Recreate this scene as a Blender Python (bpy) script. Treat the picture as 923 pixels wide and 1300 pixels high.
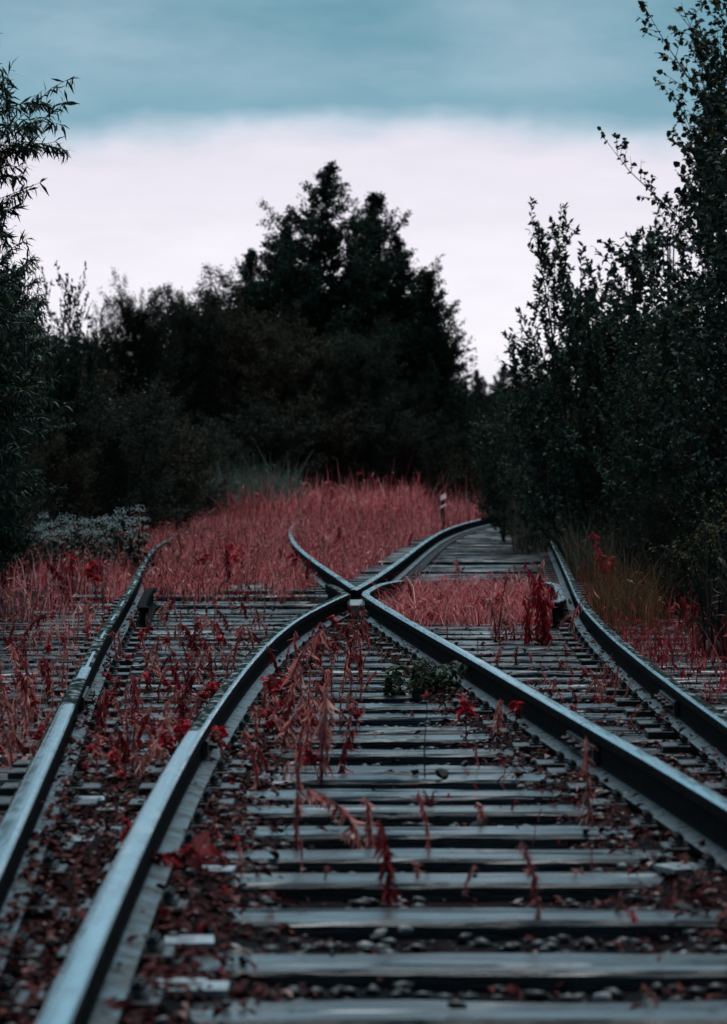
import bpy, math, random
import numpy as np
from mathutils import Vector

# ------------------------------------------------------------------ camera, sky, sun, exposure
for o in list(bpy.data.objects):
    bpy.data.objects.remove(o)
SC = bpy.context.scene
COL = SC.collection
F = 4000.0                       # focal length in photograph pixels (923 x 1300)
HOR = 597.0                      # horizon row
CAMZ = 1.06
cam_d = bpy.data.cameras.new("camera")
cam = bpy.data.objects.new("camera", cam_d)
COL.objects.link(cam)
cam.location = (0, 0, CAMZ)
cam.rotation_euler = (math.radians(90) - math.atan((650 - HOR) / F), 0, 0)
cam_d.sensor_fit = 'VERTICAL'
cam_d.sensor_height = 36.0
cam_d.lens = F / 1300 * 36.0
cam_d.clip_start = 0.1
cam_d.clip_end = 3000
cam_d.dof.use_dof = True
cam_d.dof.focus_distance = 17.5
cam_d.dof.aperture_fstop = 6.0
SC.camera = cam

SUN_EL, SUN_AZ = math.radians(62), math.radians(8)   # azimuth measured from +Y clockwise; sun veiled by cloud, high ahead of the camera
world = bpy.data.worlds.new("World")
SC.world = world
world.use_nodes = True
wt = world.node_tree
wt.nodes.clear()


def sky_nodes():
    N, L = wt.nodes, wt.links
    out = N.new("ShaderNodeOutputWorld")
    bg = N.new("ShaderNodeBackground")
    bg.inputs["Strength"].default_value = 0.1
    sky = N.new("ShaderNodeTexSky")
    sky.sky_type = 'NISHITA'
    sky.sun_disc = False
    sky.sun_elevation = SUN_EL
    sky.sun_rotation = SUN_AZ
    tc = N.new("ShaderNodeTexCoord")
    sep = N.new("ShaderNodeSeparateXYZ")
    L.new(tc.outputs["Generated"], sep.inputs[0])

    def noise(sx, sy, sz, scale, detail, rough=0.5):
        mp = N.new("ShaderNodeMapping")
        mp.inputs["Scale"].default_value = (sx, sy, sz)
        L.new(tc.outputs["Generated"], mp.inputs[0])
        n = N.new("ShaderNodeTexNoise")
        n.inputs["Scale"].default_value = scale
        n.inputs["Detail"].default_value = detail
        n.inputs["Roughness"].default_value = rough
        L.new(mp.outputs[0], n.inputs["Vector"])
        return n.outputs["Fac"]

    def math_(op, a, b):
        m = N.new("ShaderNodeMath")
        m.operation = op
        for i, v in enumerate((a, b)):
            if isinstance(v, (int, float)):
                m.inputs[i].default_value = v
            else:
                L.new(v, m.inputs[i])
        return m.outputs[0]

    def ramp(v, stops):
        r = N.new("ShaderNodeValToRGB")
        e = r.color_ramp.elements
        while len(e) < len(stops):
            e.new(0.5)
        for k, (p, c) in enumerate(stops):
            e[k].position = p
            e[k].color = (*c, 1)
        L.new(v, r.inputs[0])
        return r.outputs[0]

    def mix(f, a, b, mode='MIX'):
        m = N.new("ShaderNodeMix")
        m.data_type = 'RGBA'
        m.blend_type = mode
        m.clamp_factor = True
        if isinstance(f, (int, float)):
            m.inputs[0].default_value = f
        else:
            L.new(f, m.inputs[0])
        for i, v in ((6, a), (7, b)):
            if isinstance(v, tuple):
                m.inputs[i].default_value = (*v, 1)
            else:
                L.new(v, m.inputs[i])
        return m.outputs[2]

    # height of the direction above the horizon, wobbled by two noises: the ragged lower edge of the cloud bank
    big = noise(7, 7, 12, 2.2, 4)
    fine = noise(10, 10, 45, 3.0, 5, 0.55)
    z = sep.outputs[2]
    zz = math_('ADD', z, math_('MULTIPLY', math_('SUBTRACT', big, 0.34), 0.028))
    zz = math_('ADD', zz, math_('MULTIPLY', math_('SUBTRACT', fine, 0.5), 0.006))
    # below the bank: pale lavender gap; inside it: teal; high overhead: bright even overcast
    base = ramp(zz, [(0.0, (0.90, 0.88, 0.95)), (0.06, (0.89, 0.86, 0.935)), (0.1035, (0.78, 0.735, 0.83)), (0.1105, (0.47, 0.58, 0.68)),
                     (0.1155, (0.185, 0.37, 0.465)), (0.150, (0.115, 0.29, 0.37)), (0.30, (0.16, 0.42, 0.56)), (0.75, (0.66, 0.98, 1.15))])
    streak = ramp(noise(5, 5, 15, 2.8, 4, 0.52), [(0.36, (0, 0, 0)), (0.68, (1, 1, 1))])
    in_bank = ramp(zz, [(0.110, (0, 0, 0)), (0.124, (1, 1, 1))])
    cl = mix(math_('MULTIPLY', math_('MULTIPLY', streak, in_bank), 0.62), base, (0.36, 0.50, 0.60))
    lump = ramp(noise(7, 7, 30, 3.4, 6, 0.6), [(0.30, (0.95, 0.955, 0.965)), (0.70, (1.04, 1.035, 1.03))])
    cl = mix(1.0, cl, lump, 'MULTIPLY')
    # unseen sky behind the camera darkened so the light comes from ahead and above
    back = ramp(math_('ADD', math_('MULTIPLY', sep.outputs[1], 0.5), 0.5), [(0.12, (0.10, 0.12, 0.13)), (0.42, (0.26, 0.29, 0.31)), (0.62, (0.9, 0.92, 0.94)), (0.78, (1, 1, 1))])
    cl = mix(1.0, cl, back, 'MULTIPLY')
    up = N.new("ShaderNodeVectorMath")
    up.operation = 'SCALE'
    L.new(cl, up.inputs[0])
    up.inputs[3].default_value = 10.0          # the Background runs at 0.1
    col = mix(0.94, sky.outputs[0], up.outputs[0])
    L.new(col, bg.inputs["Color"])
    L.new(bg.outputs[0], out.inputs[0])


sky_nodes()
sd = bpy.data.lights.new("sun", 'SUN')
sd.energy = 1.5
sd.angle = math.radians(35)
sd.color = (1.0, 0.98, 0.95)
sun = bpy.data.objects.new("sun", sd)
COL.objects.link(sun)
sv = Vector((math.sin(SUN_AZ) * math.cos(SUN_EL), math.cos(SUN_AZ) * math.cos(SUN_EL), math.sin(SUN_EL)))
sun.rotation_euler = sv.to_track_quat('Z', 'Y').to_euler()
sun.location = sv * 50
SC.view_settings.view_transform = 'Standard'
SC.view_settings.look = 'None'
SC.view_settings.exposure = 0.12
SC.view_settings.gamma = 1.0
SC.render.engine = 'CYCLES'
SC.cycles.max_bounces = 6
SC.cycles.diffuse_bounces = 3
SC.cycles.glossy_bounces = 3
SC.cycles.transmission_bounces = 2
SC.cycles.use_denoising = True

# ------------------------------------------------------------------ helpers
RNG = np.random.default_rng(7)
random.seed(7)


def at(px, py, z=0.0):
    """ground point (height z) seen at a pixel of the photograph"""
    d = F * (CAMZ - z) / (py - HOR)
    return ((px - 461.5) * d / F, d)


def ax(px, y):
    return (px - 461.5) / F * y


def az(py, y):
    return CAMZ + (HOR - py) / F * y


def tag(o, label=None, cat=None, group=None, kind=None):
    if label:
        o["label"] = label
    if cat:
        o["category"] = cat
    if group:
        o["group"] = group
    if kind:
        o["kind"] = kind
    return o


def mesh(name, V, Fc, mats, mi=None, smooth=False):
    me = bpy.data.meshes.new(name)
    V = np.asarray(V, dtype=np.float32)
    if isinstance(Fc, np.ndarray):
        n, k = Fc.shape
        me.vertices.add(len(V))
        me.vertices.foreach_set("co", V.ravel())
        me.loops.add(n * k)
        me.loops.foreach_set("vertex_index", Fc.astype(np.int32).ravel())
        me.polygons.add(n)
        me.polygons.foreach_set("loop_start", np.arange(0, n * k, k, dtype=np.int32))
        me.polygons.foreach_set("loop_total", np.full(n, k, dtype=np.int32))
        me.update(calc_edges=True)
    else:
        me.from_pydata(V.tolist(), [], [list(map(int, f)) for f in Fc])
    for m in (mats if isinstance(mats, (list, tuple)) else [mats]):
        me.materials.append(m)
    if mi is not None:
        me.polygons.foreach_set("material_index", np.asarray(mi, dtype=np.int32))
    if smooth:
        me.polygons.foreach_set("use_smooth", np.ones(len(me.polygons), dtype=bool))
    me.update()
    return me


def link(name, me, parent=None, loc=(0, 0, 0), rot=(0, 0, 0), sc=(1, 1, 1)):
    o = bpy.data.objects.new(name, me)
    COL.objects.link(o)
    o.location = loc
    o.rotation_euler = rot
    o.scale = sc
    if parent:
        o.parent = parent
    return o


def empty(name, loc, rz=0.0, sc=1.0):
    o = bpy.data.objects.new(name, None)
    o.empty_display_size = 0.1
    COL.objects.link(o)
    o.location = loc
    o.rotation_euler = (0, 0, rz)
    o.scale = (sc, sc, sc)
    return o


class MB:
    """collects quads, boxes and tubes into one mesh"""

    def __init__(s):
        s.v, s.f, s.m = [], [], []

    def add(s, V, Fc, m=0):
        b = len(s.v)
        s.v += [tuple(p) for p in V]
        s.f += [tuple(i + b for i in f) for f in Fc]
        s.m += [m] * len(Fc)

    def box(s, x0, x1, y0, y1, z0, z1, m=0, bev=0.0):
        if bev:
            b = bev
            V = [(x0, y0, z0), (x1, y0, z0), (x1, y1, z0), (x0, y1, z0),
                 (x0, y0, z1 - b), (x1, y0, z1 - b), (x1, y1, z1 - b), (x0, y1, z1 - b),
                 (x0 + b, y0 + b, z1), (x1 - b, y0 + b, z1), (x1 - b, y1 - b, z1), (x0 + b, y1 - b, z1)]
            Fc = [(3, 2, 1, 0)]
            for k in (0, 4):
                for i in range(4):
                    j = (i + 1) % 4
                    Fc.append((k + i, k + j, k + 4 + j, k + 4 + i))
            Fc.append((8, 9, 10, 11))
        else:
            V = [(x0, y0, z0), (x1, y0, z0), (x1, y1, z0), (x0, y1, z0), (x0, y0, z1), (x1, y0, z1), (x1, y1, z1), (x0, y1, z1)]
            Fc = [(3, 2, 1, 0), (4, 5, 6, 7), (0, 1, 5, 4), (1, 2, 6, 5), (2, 3, 7, 6), (3, 0, 4, 7)]
        s.add(V, Fc, m)

    def prism(s, cx, cy, r, z0, z1, n=8, m=0, a0=0.0, r1=None):
        r1 = r if r1 is None else r1
        V = [(cx + r * math.cos(a0 + 2 * math.pi * i / n), cy + r * math.sin(a0 + 2 * math.pi * i / n), z0) for i in range(n)]
        V += [(cx + r1 * math.cos(a0 + 2 * math.pi * i / n), cy + r1 * math.sin(a0 + 2 * math.pi * i / n), z1) for i in range(n)]
        Fc = [(i, (i + 1) % n, n + (i + 1) % n, n + i) for i in range(n)] + [tuple(range(n, 2 * n))]
        s.add(V, Fc, m)

    def tube(s, P, R, n=5, m=0):
        P = [Vector(p) for p in P]
        b = len(s.v)
        for i, p in enumerate(P):
            t = (P[min(i + 1, len(P) - 1)] - P[max(i - 1, 0)])
            if t.length < 1e-9:
                t = Vector((0, 0, 1))
            t.normalize()
            u = t.cross(Vector((0.31, 0.9, 0.2)))
            if u.length < 1e-3:
                u = t.cross(Vector((1, 0, 0)))
            u.normalize()
            w = t.cross(u)
            for k in range(n):
                a = 2 * math.pi * k / n
                s.v.append(tuple(p + (u * math.cos(a) + w * math.sin(a)) * R[i]))
        for i in range(len(P) - 1):
            for k in range(n):
                s.f.append((b + i * n + k, b + i * n + (k + 1) % n, b + (i + 1) * n + (k + 1) % n, b + (i + 1) * n + k))
                s.m.append(m)

    def mesh(s, name, mats, smooth=False):
        return mesh(name, s.v, s.f, mats, s.m, smooth)


# ------------------------------------------------------------------ materials
def mat(name):
    m = bpy.data.materials.new(name)
    m.use_nodes = True
    nt = m.node_tree
    return m, nt, nt.nodes["Principled BSDF"], nt.nodes["Material Output"]


def nnoise(nt, scale, detail=4, rough=0.55, mapping=None, coord="Object"):
    tc = nt.nodes.new("ShaderNodeTexCoord")
    n = nt.nodes.new("ShaderNodeTexNoise")
    n.inputs["Scale"].default_value = scale
    n.inputs["Detail"].default_value = detail
    n.inputs["Roughness"].default_value = rough
    if mapping:
        mp = nt.nodes.new("ShaderNodeMapping")
        mp.inputs["Scale"].default_value = mapping
        nt.links.new(tc.outputs[coord], mp.inputs[0])
        nt.links.new(mp.outputs[0], n.inputs["Vector"])
    else:
        nt.links.new(tc.outputs[coord], n.inputs["Vector"])
    return n.outputs["Fac"]


def nramp(nt, fac, stops, interp='LINEAR'):
    r = nt.nodes.new("ShaderNodeValToRGB")
    r.color_ramp.interpolation = interp
    e = r.color_ramp.elements
    while len(e) < len(stops):
        e.new(0.5)
    for k, (p, c) in enumerate(stops):
        e[k].position = p
        e[k].color = (*c, 1) if isinstance(c, tuple) else (c, c, c, 1)
    nt.links.new(fac, r.inputs[0])
    return r.outputs[0]


def nmix(nt, fac, a, b, mode='MIX'):
    m = nt.nodes.new("ShaderNodeMix")
    m.data_type = 'RGBA'
    m.blend_type = mode
    if isinstance(fac, (int, float)):
        m.inputs[0].default_value = fac
    else:
        nt.links.new(fac, m.inputs[0])
    for i, v in ((6, a), (7, b)):
        if isinstance(v, tuple):
            m.inputs[i].default_value = (*v, 1)
        else:
            nt.links.new(v, m.inputs[i])
    return m.outputs[2]


def nbump(nt, bsdf, h, strength, dist):
    b = nt.nodes.new("ShaderNodeBump")
    b.inputs["Strength"].default_value = strength
    b.inputs["Distance"].default_value = dist
    nt.links.new(h, b.inputs["Height"])
    nt.links.new(b.outputs[0], bsdf.inputs["Normal"])


def leaf_mat(name, stops, trans=0.3, rough=0.5, spec=0.12, island=True, tint_obj=0.25):
    m, nt, b, out = mat(name)
    g = nt.nodes.new("ShaderNodeNewGeometry")
    c = nramp(nt, g.outputs["Random Per Island"], stops)
    if tint_obj:
        oi = nt.nodes.new("ShaderNodeObjectInfo")
        t = nramp(nt, oi.outputs["Random"], [(0, 1 - tint_obj), (1, 1 + tint_obj)])
        c = nmix(nt, 1.0, c, t, 'MULTIPLY')
    nt.links.new(c, b.inputs["Base Color"])
    b.inputs["Roughness"].default_value = rough
    b.inputs["Specular IOR Level"].default_value = spec
    if trans:
        tr = nt.nodes.new("ShaderNodeBsdfTranslucent")
        nt.links.new(c, tr.inputs["Color"])
        ms = nt.nodes.new("ShaderNodeMixShader")
        ms.inputs[0].default_value = trans
        nt.links.new(b.outputs[0], ms.inputs[1])
        nt.links.new(tr.outputs[0], ms.inputs[2])
        nt.links.new(ms.outputs[0], out.inputs["Surface"])
    return m


M = {}


def build_materials():
    # weathered wet timber
    m, nt, b, out = mat("weathered_timber")
    oi = nt.nodes.new("ShaderNodeObjectInfo")
    grain = nnoise(nt, 3.0, 7, 0.7, (0.8, 20, 20))
    blot = nnoise(nt, 2.2, 4, 0.6, (1, 3, 3))
    c = nramp(nt, grain, [(0.35, (0.006, 0.010, 0.014)), (0.46, (0.014, 0.032, 0.046)), (0.62, (0.044, 0.084, 0.112))])
    c = nmix(nt, nramp(nt, blot, [(0.42, 0.0), (0.68, 0.75)]), c, (0.022, 0.025, 0.028))
    t = nramp(nt, oi.outputs["Random"], [(0, 0.4), (1, 1.3)])
    c = nmix(nt, 1.0, c, t, 'MULTIPLY')
    crack = nramp(nt, nnoise(nt, 2.0, 3, 0.5, (0.7, 26, 26)), [(0.455, 1.0), (0.485, 0.06), (0.52, 0.06), (0.55, 1.0)])
    c = nmix(nt, 0.75, c, crack, 'MULTIPLY')
    nt.links.new(c, b.inputs["Base Color"])
    r = nramp(nt, nnoise(nt, 5.0, 4, 0.6, (1, 5, 5)), [(0.3, 0.18), (0.7, 0.5)])
    nt.links.new(r, b.inputs["Roughness"])
    b.inputs["Specular IOR Level"].default_value = 0.5
    wet = nramp(nt, nnoise(nt, 1.6, 5, 0.6, (0.9, 9, 9)), [(0.40, 0.0), (0.58, 0.75)])
    nt.links.new(wet, b.inputs["Coat Weight"])
    b.inputs["Coat Roughness"].default_value = 0.16
    b.inputs["Coat IOR"].default_value = 1.33
    h = nmix(nt, 0.5, grain, crack)
    nbump(nt, b, h, 0.7, 0.008)
    M["timber"] = m

    # rail: worn running surface
    m, nt, b, out = mat("worn_steel")
    st = nnoise(nt, 2.0, 5, 0.6, (60, 0.8, 1))
    sp = nnoise(nt, 14, 5, 0.6, (1, 0.35, 1))
    c = nramp(nt, sp, [(0.40, (0.54, 0.72, 0.80)), (0.60, (0.34, 0.45, 0.50)), (0.74, (0.10, 0.11, 0.12))])
    nt.links.new(c, b.inputs["Base Color"])
    b.inputs["Metallic"].default_value = 0.85
    r = nmix(nt, 0.5, nramp(nt, st, [(0.3, 0.12), (0.7, 0.30)]), nramp(nt, sp, [(0.4, 0.16), (0.7, 0.5)]))
    nt.links.new(r, b.inputs["Roughness"])
    nbump(nt, b, sp, 0.15, 0.002)
    M["rail_top"] = m

    # mossy patch material on rail head
    m, nt, b, out = mat("mossy_steel")
    sp = nnoise(nt, 22, 5, 0.65, (1, 0.5, 1))
    mo = nramp(nt, sp, [(0.54, 0.0), (0.64, 1.0)])
    c = nmix(nt, mo, (0.007, 0.014, 0.011), (0.24, 0.28, 0.30))
    nt.links.new(c, b.inputs["Base Color"])
    nt.links.new(nramp(nt, mo, [(0, 0.85), (1, 0.3)]), b.inputs["Roughness"])
    nt.links.new(nramp(nt, mo, [(0, 0.0), (1, 0.5)]), b.inputs["Metallic"])
    nt.links.new(nramp(nt, mo, [(0, 0.03), (1, 0.5)]), b.inputs["Specular IOR Level"])
    nbump(nt, b, sp, 0.5, 0.004)
    M["rail_moss"] = m

    m, nt, b, out = mat("rusty_web")
    sp = nnoise(nt, 18, 5, 0.6)
    c = nramp(nt, sp, [(0.35, (0.006, 0.006, 0.007)), (0.62, (0.014, 0.012, 0.012)), (0.8, (0.03, 0.020, 0.018))])
    nt.links.new(c, b.inputs["Base Color"])
    b.inputs["Roughness"].default_value = 0.85
    b.inputs["Specular IOR Level"].default_value = 0.02
    nbump(nt, b, sp, 0.5, 0.003)
    M["rail_web"] = m

    m, nt, b, out = mat("wet_rail_foot")
    sp = nnoise(nt, 10, 5, 0.65)
    c = nramp(nt, sp, [(0.38, (0.012, 0.014, 0.016)), (0.52, (0.05, 0.062, 0.068)), (0.68, (0.12, 0.145, 0.16))])
    nt.links.new(c, b.inputs["Base Color"])
    nt.links.new(nramp(nt, sp, [(0.38, 0.65), (0.60, 0.25)]), b.inputs["Roughness"])
    b.inputs["Metallic"].default_value = 0.3
    nbump(nt, b, sp, 0.4, 0.003)
    M["rail_foot"] = m

    m, nt, b, out = mat("wet_iron")
    sp = nnoise(nt, 25, 4, 0.6)
    c = nramp(nt, sp, [(0.3, (0.010, 0.010, 0.011)), (0.65, (0.05, 0.052, 0.055))])
    nt.links.new(c, b.inputs["Base Color"])
    nt.links.new(nramp(nt, sp, [(0.3, 0.25), (0.7, 0.55)]), b.inputs["Roughness"])
    b.inputs["Metallic"].default_value = 0.3
    nbump(nt, b, sp, 0.3, 0.002)
    M["iron"] = m

    m, nt, b, out = mat("pale_zinc_plate")
    sp = nnoise(nt, 25, 4, 0.6)
    c = nramp(nt, sp, [(0.3, (0.16, 0.17, 0.18)), (0.65, (0.42, 0.44, 0.46))])
    nt.links.new(c, b.inputs["Base Color"])
    b.inputs["Roughness"].default_value = 0.35
    b.inputs["Metallic"].default_value = 0.3
    M["plate_pale"] = m

    # ballast and soil
    m, nt, b, out = mat("dark_ballast_soil")
    n1 = nnoise(nt, 26, 5, 0.65)
    n2 = nnoise(nt, 2.5, 4, 0.6)
    c = nramp(nt, n1, [(0.35, (0.004, 0.004, 0.005)), (0.6, (0.012, 0.011, 0.012)), (0.8, (0.03, 0.028, 0.028))])
    c = nmix(nt, nramp(nt, n2, [(0.45, 0.0), (0.65, 0.7)]), c, (0.022, 0.006, 0.006))
    nt.links.new(c, b.inputs["Base Color"])
    b.inputs["Roughness"].default_value = 0.85
    b.inputs["Specular IOR Level"].default_value = 0.03
    nbump(nt, b, n1, 0.9, 0.03)
    M["soil"] = m

    m, nt, b, out = mat("forest_ground")
    n1 = nnoise(nt, 6, 5, 0.65)
    n2 = nnoise(nt, 0.8, 4, 0.6)
    c = nramp(nt, n1, [(0.35, (0.010, 0.012, 0.008)), (0.7, (0.03, 0.035, 0.020))])
    c = nmix(nt, nramp(nt, n2, [(0.4, 0.0), (0.65, 0.6)]), c, (0.05, 0.022, 0.018))
    nt.links.new(c, b.inputs["Base Color"])
    b.inputs["Roughness"].default_value = 0.9
    b.inputs["Specular IOR Level"].default_value = 0.15
    nbump(nt, b, n1, 1.0, 0.08)
    M["ground"] = m

    m, nt, b, out = mat("wet_stone")
    g = nt.nodes.new("ShaderNodeNewGeometry")
    c = nramp(nt, g.outputs["Random Per Island"], [(0, (0.006, 0.007, 0.008)), (0.7, (0.020, 0.022, 0.024)), (0.95, (0.05, 0.054, 0.058)), (1, (0.30, 0.29, 0.29))])
    nt.links.new(c, b.inputs["Base Color"])
    b.inputs["Roughness"].default_value = 0.5
    b.inputs["Specular IOR Level"].default_value = 0.45
    nbump(nt, b, nnoise(nt, 40, 4), 0.5, 0.006)
    M["stone"] = m
    m, nt, b, out = mat("black_stone")
    b.inputs["Base Color"].default_value = (0.012, 0.012, 0.014, 1)
    b.inputs["Roughness"].default_value = 0.6
    nbump(nt, b, nnoise(nt, 40, 4), 0.6, 0.006)
    M["stone_black"] = m
    m, nt, b, out = mat("pale_stone")
    c = nramp(nt, nnoise(nt, 30, 4), [(0.3, (0.28, 0.27, 0.27)), (0.7, (0.55, 0.53, 0.53))])
    nt.links.new(c, b.inputs["Base Color"])
    b.inputs["Roughness"].default_value = 0.6
    nbump(nt, b, nnoise(nt, 40, 4), 0.6, 0.006)
    M["stone_pale"] = m

    def bark(name, a, bcol):
        m, nt, b, out = mat(name)
        n1 = nnoise(nt, 9, 5, 0.6, (1, 1, 0.4))
        nt.links.new(nramp(nt, n1, [(0.35, a), (0.65, bcol)]), b.inputs["Base Color"])
        b.inputs["Roughness"].default_value = 0.85
        nbump(nt, b, n1, 0.6, 0.02)
        M[name] = m
    bark("dark_bark", (0.012, 0.011, 0.010), (0.045, 0.040, 0.036))
    bark("birch_bark", (0.03, 0.03, 0.03), (0.22, 0.22, 0.21))
    bark("pine_bark", (0.05, 0.055, 0.05), (0.13, 0.13, 0.12))

    M["leaf_birch"] = leaf_mat("birch_leaves", [(0, (0.010, 0.028, 0.022)), (0.5, (0.024, 0.052, 0.040)), (0.9, (0.055, 0.075, 0.055)), (1, (0.12, 0.10, 0.06))], 0.10, 0.75, 0.02)
    M["leaf_willow"] = leaf_mat("willow_leaves", [(0, (0.016, 0.025, 0.019)), (0.5, (0.036, 0.048, 0.037)), (0.9, (0.07, 0.076, 0.055)), (1, (0.13, 0.095, 0.06))], 0.10, 0.75, 0.02)
    M["leaf_brown"] = leaf_mat("brownish_leaves", [(0, (0.022, 0.026, 0.018)), (0.5, (0.055, 0.054, 0.038)), (0.85, (0.09, 0.075, 0.05)), (1, (0.16, 0.10, 0.06))], 0.10, 0.75, 0.02)
    M["leaf_near"] = leaf_mat("near_leaves", [(0, (0.010, 0.030, 0.022)), (0.6, (0.030, 0.064, 0.044)), (0.9, (0.062, 0.100, 0.066)), (1, (0.18, 0.16, 0.07))], 0.15, 0.5, 0.12)
    M["leaf_yellow"] = leaf_mat("yellowing_leaves", [(0, (0.03, 0.05, 0.03)), (0.45, (0.12, 0.12, 0.05)), (0.9, (0.28, 0.22, 0.07)), (1, (0.42, 0.2, 0.10))], 0.3)
    M["needle"] = leaf_mat("pine_needles", [(0, (0.05, 0.07, 0.065)), (1, (0.11, 0.14, 0.13))], 0.1)
    M["weed_dark"] = leaf_mat("dark_weeds", [(0, (0.008, 0.011, 0.008)), (0.6, (0.022, 0.026, 0.018)), (0.92, (0.045, 0.045, 0.030)), (1, (0.16, 0.05, 0.03))], 0.2)
    M["grass_pale"] = leaf_mat("pale_grass", [(0, (0.05, 0.08, 0.065)), (0.6, (0.11, 0.15, 0.12)), (1, (0.20, 0.23, 0.17))], 0.3)
    M["grass_olive"] = leaf_mat("olive_grass", [(0, (0.03, 0.032, 0.02)), (0.6, (0.09, 0.08, 0.055)), (1, (0.24, 0.17, 0.12))], 0.3)
    M["grass_yellow"] = leaf_mat("yellow_grass", [(0, (0.05, 0.035, 0.015)), (0.6, (0.15, 0.085, 0.035)), (1, (0.34, 0.15, 0.08))], 0.3)
    M["red_grass"] = leaf_mat("red_grass_blades", [(0, (0.06, 0.010, 0.014)), (0.22, (0.22, 0.030, 0.040)), (0.5, (0.62, 0.118, 0.130)), (0.8, (0.87, 0.255, 0.250)), (1, (0.95, 0.52, 0.46))], 0.5, 0.6, 0.15, tint_obj=0)
    M["red_weed"] = leaf_mat("withered_red_leaves", [(0, (0.16, 0.018, 0.024)), (0.45, (0.52, 0.12, 0.115)), (0.85, (0.80, 0.32, 0.28)), (1, (0.9, 0.52, 0.44))], 0.45, 0.6, 0.15)
    M["red_deep"] = leaf_mat("deep_red_leaves", [(0, (0.08, 0.006, 0.012)), (0.5, (0.30, 0.022, 0.032)), (0.85, (0.46, 0.06, 0.065)), (1, (0.6, 0.18, 0.15))], 0.4, 0.6, 0.12)
    M["red_bright"] = leaf_mat("scarlet_leaves", [(0, (0.22, 0.006, 0.014)), (0.6, (0.55, 0.015, 0.035)), (1, (0.8, 0.05, 0.07))], 0.35, 0.5, 0.25)
    M["red_pink"] = leaf_mat("pink_dry_leaves", [(0, (0.35, 0.08, 0.08)), (0.5, (0.72, 0.26, 0.23)), (1, (0.92, 0.56, 0.48))], 0.45, 0.6, 0.2)
    M["litter"] = leaf_mat("fallen_leaves", [(0, (0.012, 0.003, 0.004)), (0.5, (0.042, 0.007, 0.009)), (0.82, (0.10, 0.017, 0.019)), (0.96, (0.16, 0.06, 0.055)), (1, (0.45, 0.32, 0.29))], 0.1, 0.7, 0.06, tint_obj=0)
    M["leaf_green"] = leaf_mat("low_green_leaves", [(0, (0.02, 0.04, 0.025)), (0.6, (0.05, 0.08, 0.045)), (1, (0.10, 0.12, 0.05))], 0.25)
    M["flower_white"] = leaf_mat("white_florets", [(0, (0.16, 0.22, 0.20)), (1, (0.52, 0.60, 0.58))], 0.3, tint_obj=0.1)
    M["flower_orange"] = leaf_mat("orange_petals", [(0, (0.45, 0.12, 0.06)), (1, (0.75, 0.32, 0.18))], 0.3)

    m, nt, b, out = mat("weed_stem")
    b.inputs["Base Color"].default_value = (0.13, 0.030, 0.032, 1)
    b.inputs["Roughness"].default_value = 0.6
    M["stem"] = m
    m, nt, b, out = mat("black_stem")
    b.inputs["Base Color"].default_value = (0.010, 0.008, 0.010, 1)
    M["stem_black"] = m
    m, nt, b, out = mat("green_stem")
    b.inputs["Base Color"].default_value = (0.03, 0.04, 0.025, 1)
    M["stem_green"] = m
    m, nt, b, out = mat("pink_marker_paint")
    c = nramp(nt, nnoise(nt, 20, 4), [(0.3, (0.75, 0.34, 0.35)), (0.65, (0.92, 0.52, 0.52))])
    nt.links.new(c, b.inputs["Base Color"])
    M["marker_pink"] = m
    m, nt, b, out = mat("dark_marker_paint")
    b.inputs["Base Color"].default_value = (0.02, 0.012, 0.014, 1)
    M["marker_dark"] = m


build_materials()

# ------------------------------------------------------------------ track geometry
ZS = [3, 5, 6.5, 8, 9.5, 11, 13, 15, 17, 19, 21, 22.8, 24, 26, 28, 31, 34, 38, 42, 46, 50, 54, 58, 62, 68, 76]
RX = {
    'A': [-0.612, -0.72, -0.804, -0.89, -0.978, -1.066, -1.188, -1.303, -1.415, -1.517, -1.617, -1.708, -1.768, -1.876, -1.988, -2.15, -2.30, -2.455, -2.53, -2.535, -2.46, -2.33, -2.14, -1.90, -1.45, -0.7],
    'B': [-0.455, -0.50, -0.53, -0.554, -0.569, -0.574, -0.562, -0.535, -0.486, -0.402, -0.27, -0.127, -0.04, 0.086, 0.197, 0.353, 0.501, 0.70, 0.912, 1.15, 1.44, 1.79, 2.205, 2.68, 3.5, 4.8],
    'C': [1.152, 1.145, 1.085, 1.00, 0.905, 0.80, 0.661, 0.524, 0.382, 0.242, 0.11, 0.0, -0.075, -0.192, -0.312, -0.484, -0.64, -0.825, -0.965, -1.075, -1.12, -1.09, -0.98, -0.80, -0.4, 0.3],
    'D': [1.295, 1.293, 1.292, 1.292, 1.292, 1.293, 1.30, 1.318, 1.35, 1.40, 1.468, 1.55, 1.61, 1.712, 1.81, 1.96, 2.105, 2.30, 2.505, 2.74, 3.02, 3.36, 3.775, 4.25, 5.07, 6.37]}


def rx(r, y):
    """smooth interpolation of a rail's x at distance y (cubic Hermite)"""
    xs = RX[r]
    i = min(max(int(np.searchsorted(ZS, y)) - 1, 0), len(ZS) - 2)

    def sl(j):
        a, b = max(j - 1, 0), min(j + 1, len(ZS) - 1)
        return (xs[b] - xs[a]) / (ZS[b] - ZS[a])
    h = ZS[i + 1] - ZS[i]
    t = (y - ZS[i]) / h
    return ((2 * t**3 - 3 * t**2 + 1) * xs[i] + (t**3 - 2 * t**2 + t) * h * sl(i)
            + (-2 * t**3 + 3 * t**2) * xs[i + 1] + (t**3 - t**2) * h * sl(i + 1))


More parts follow.
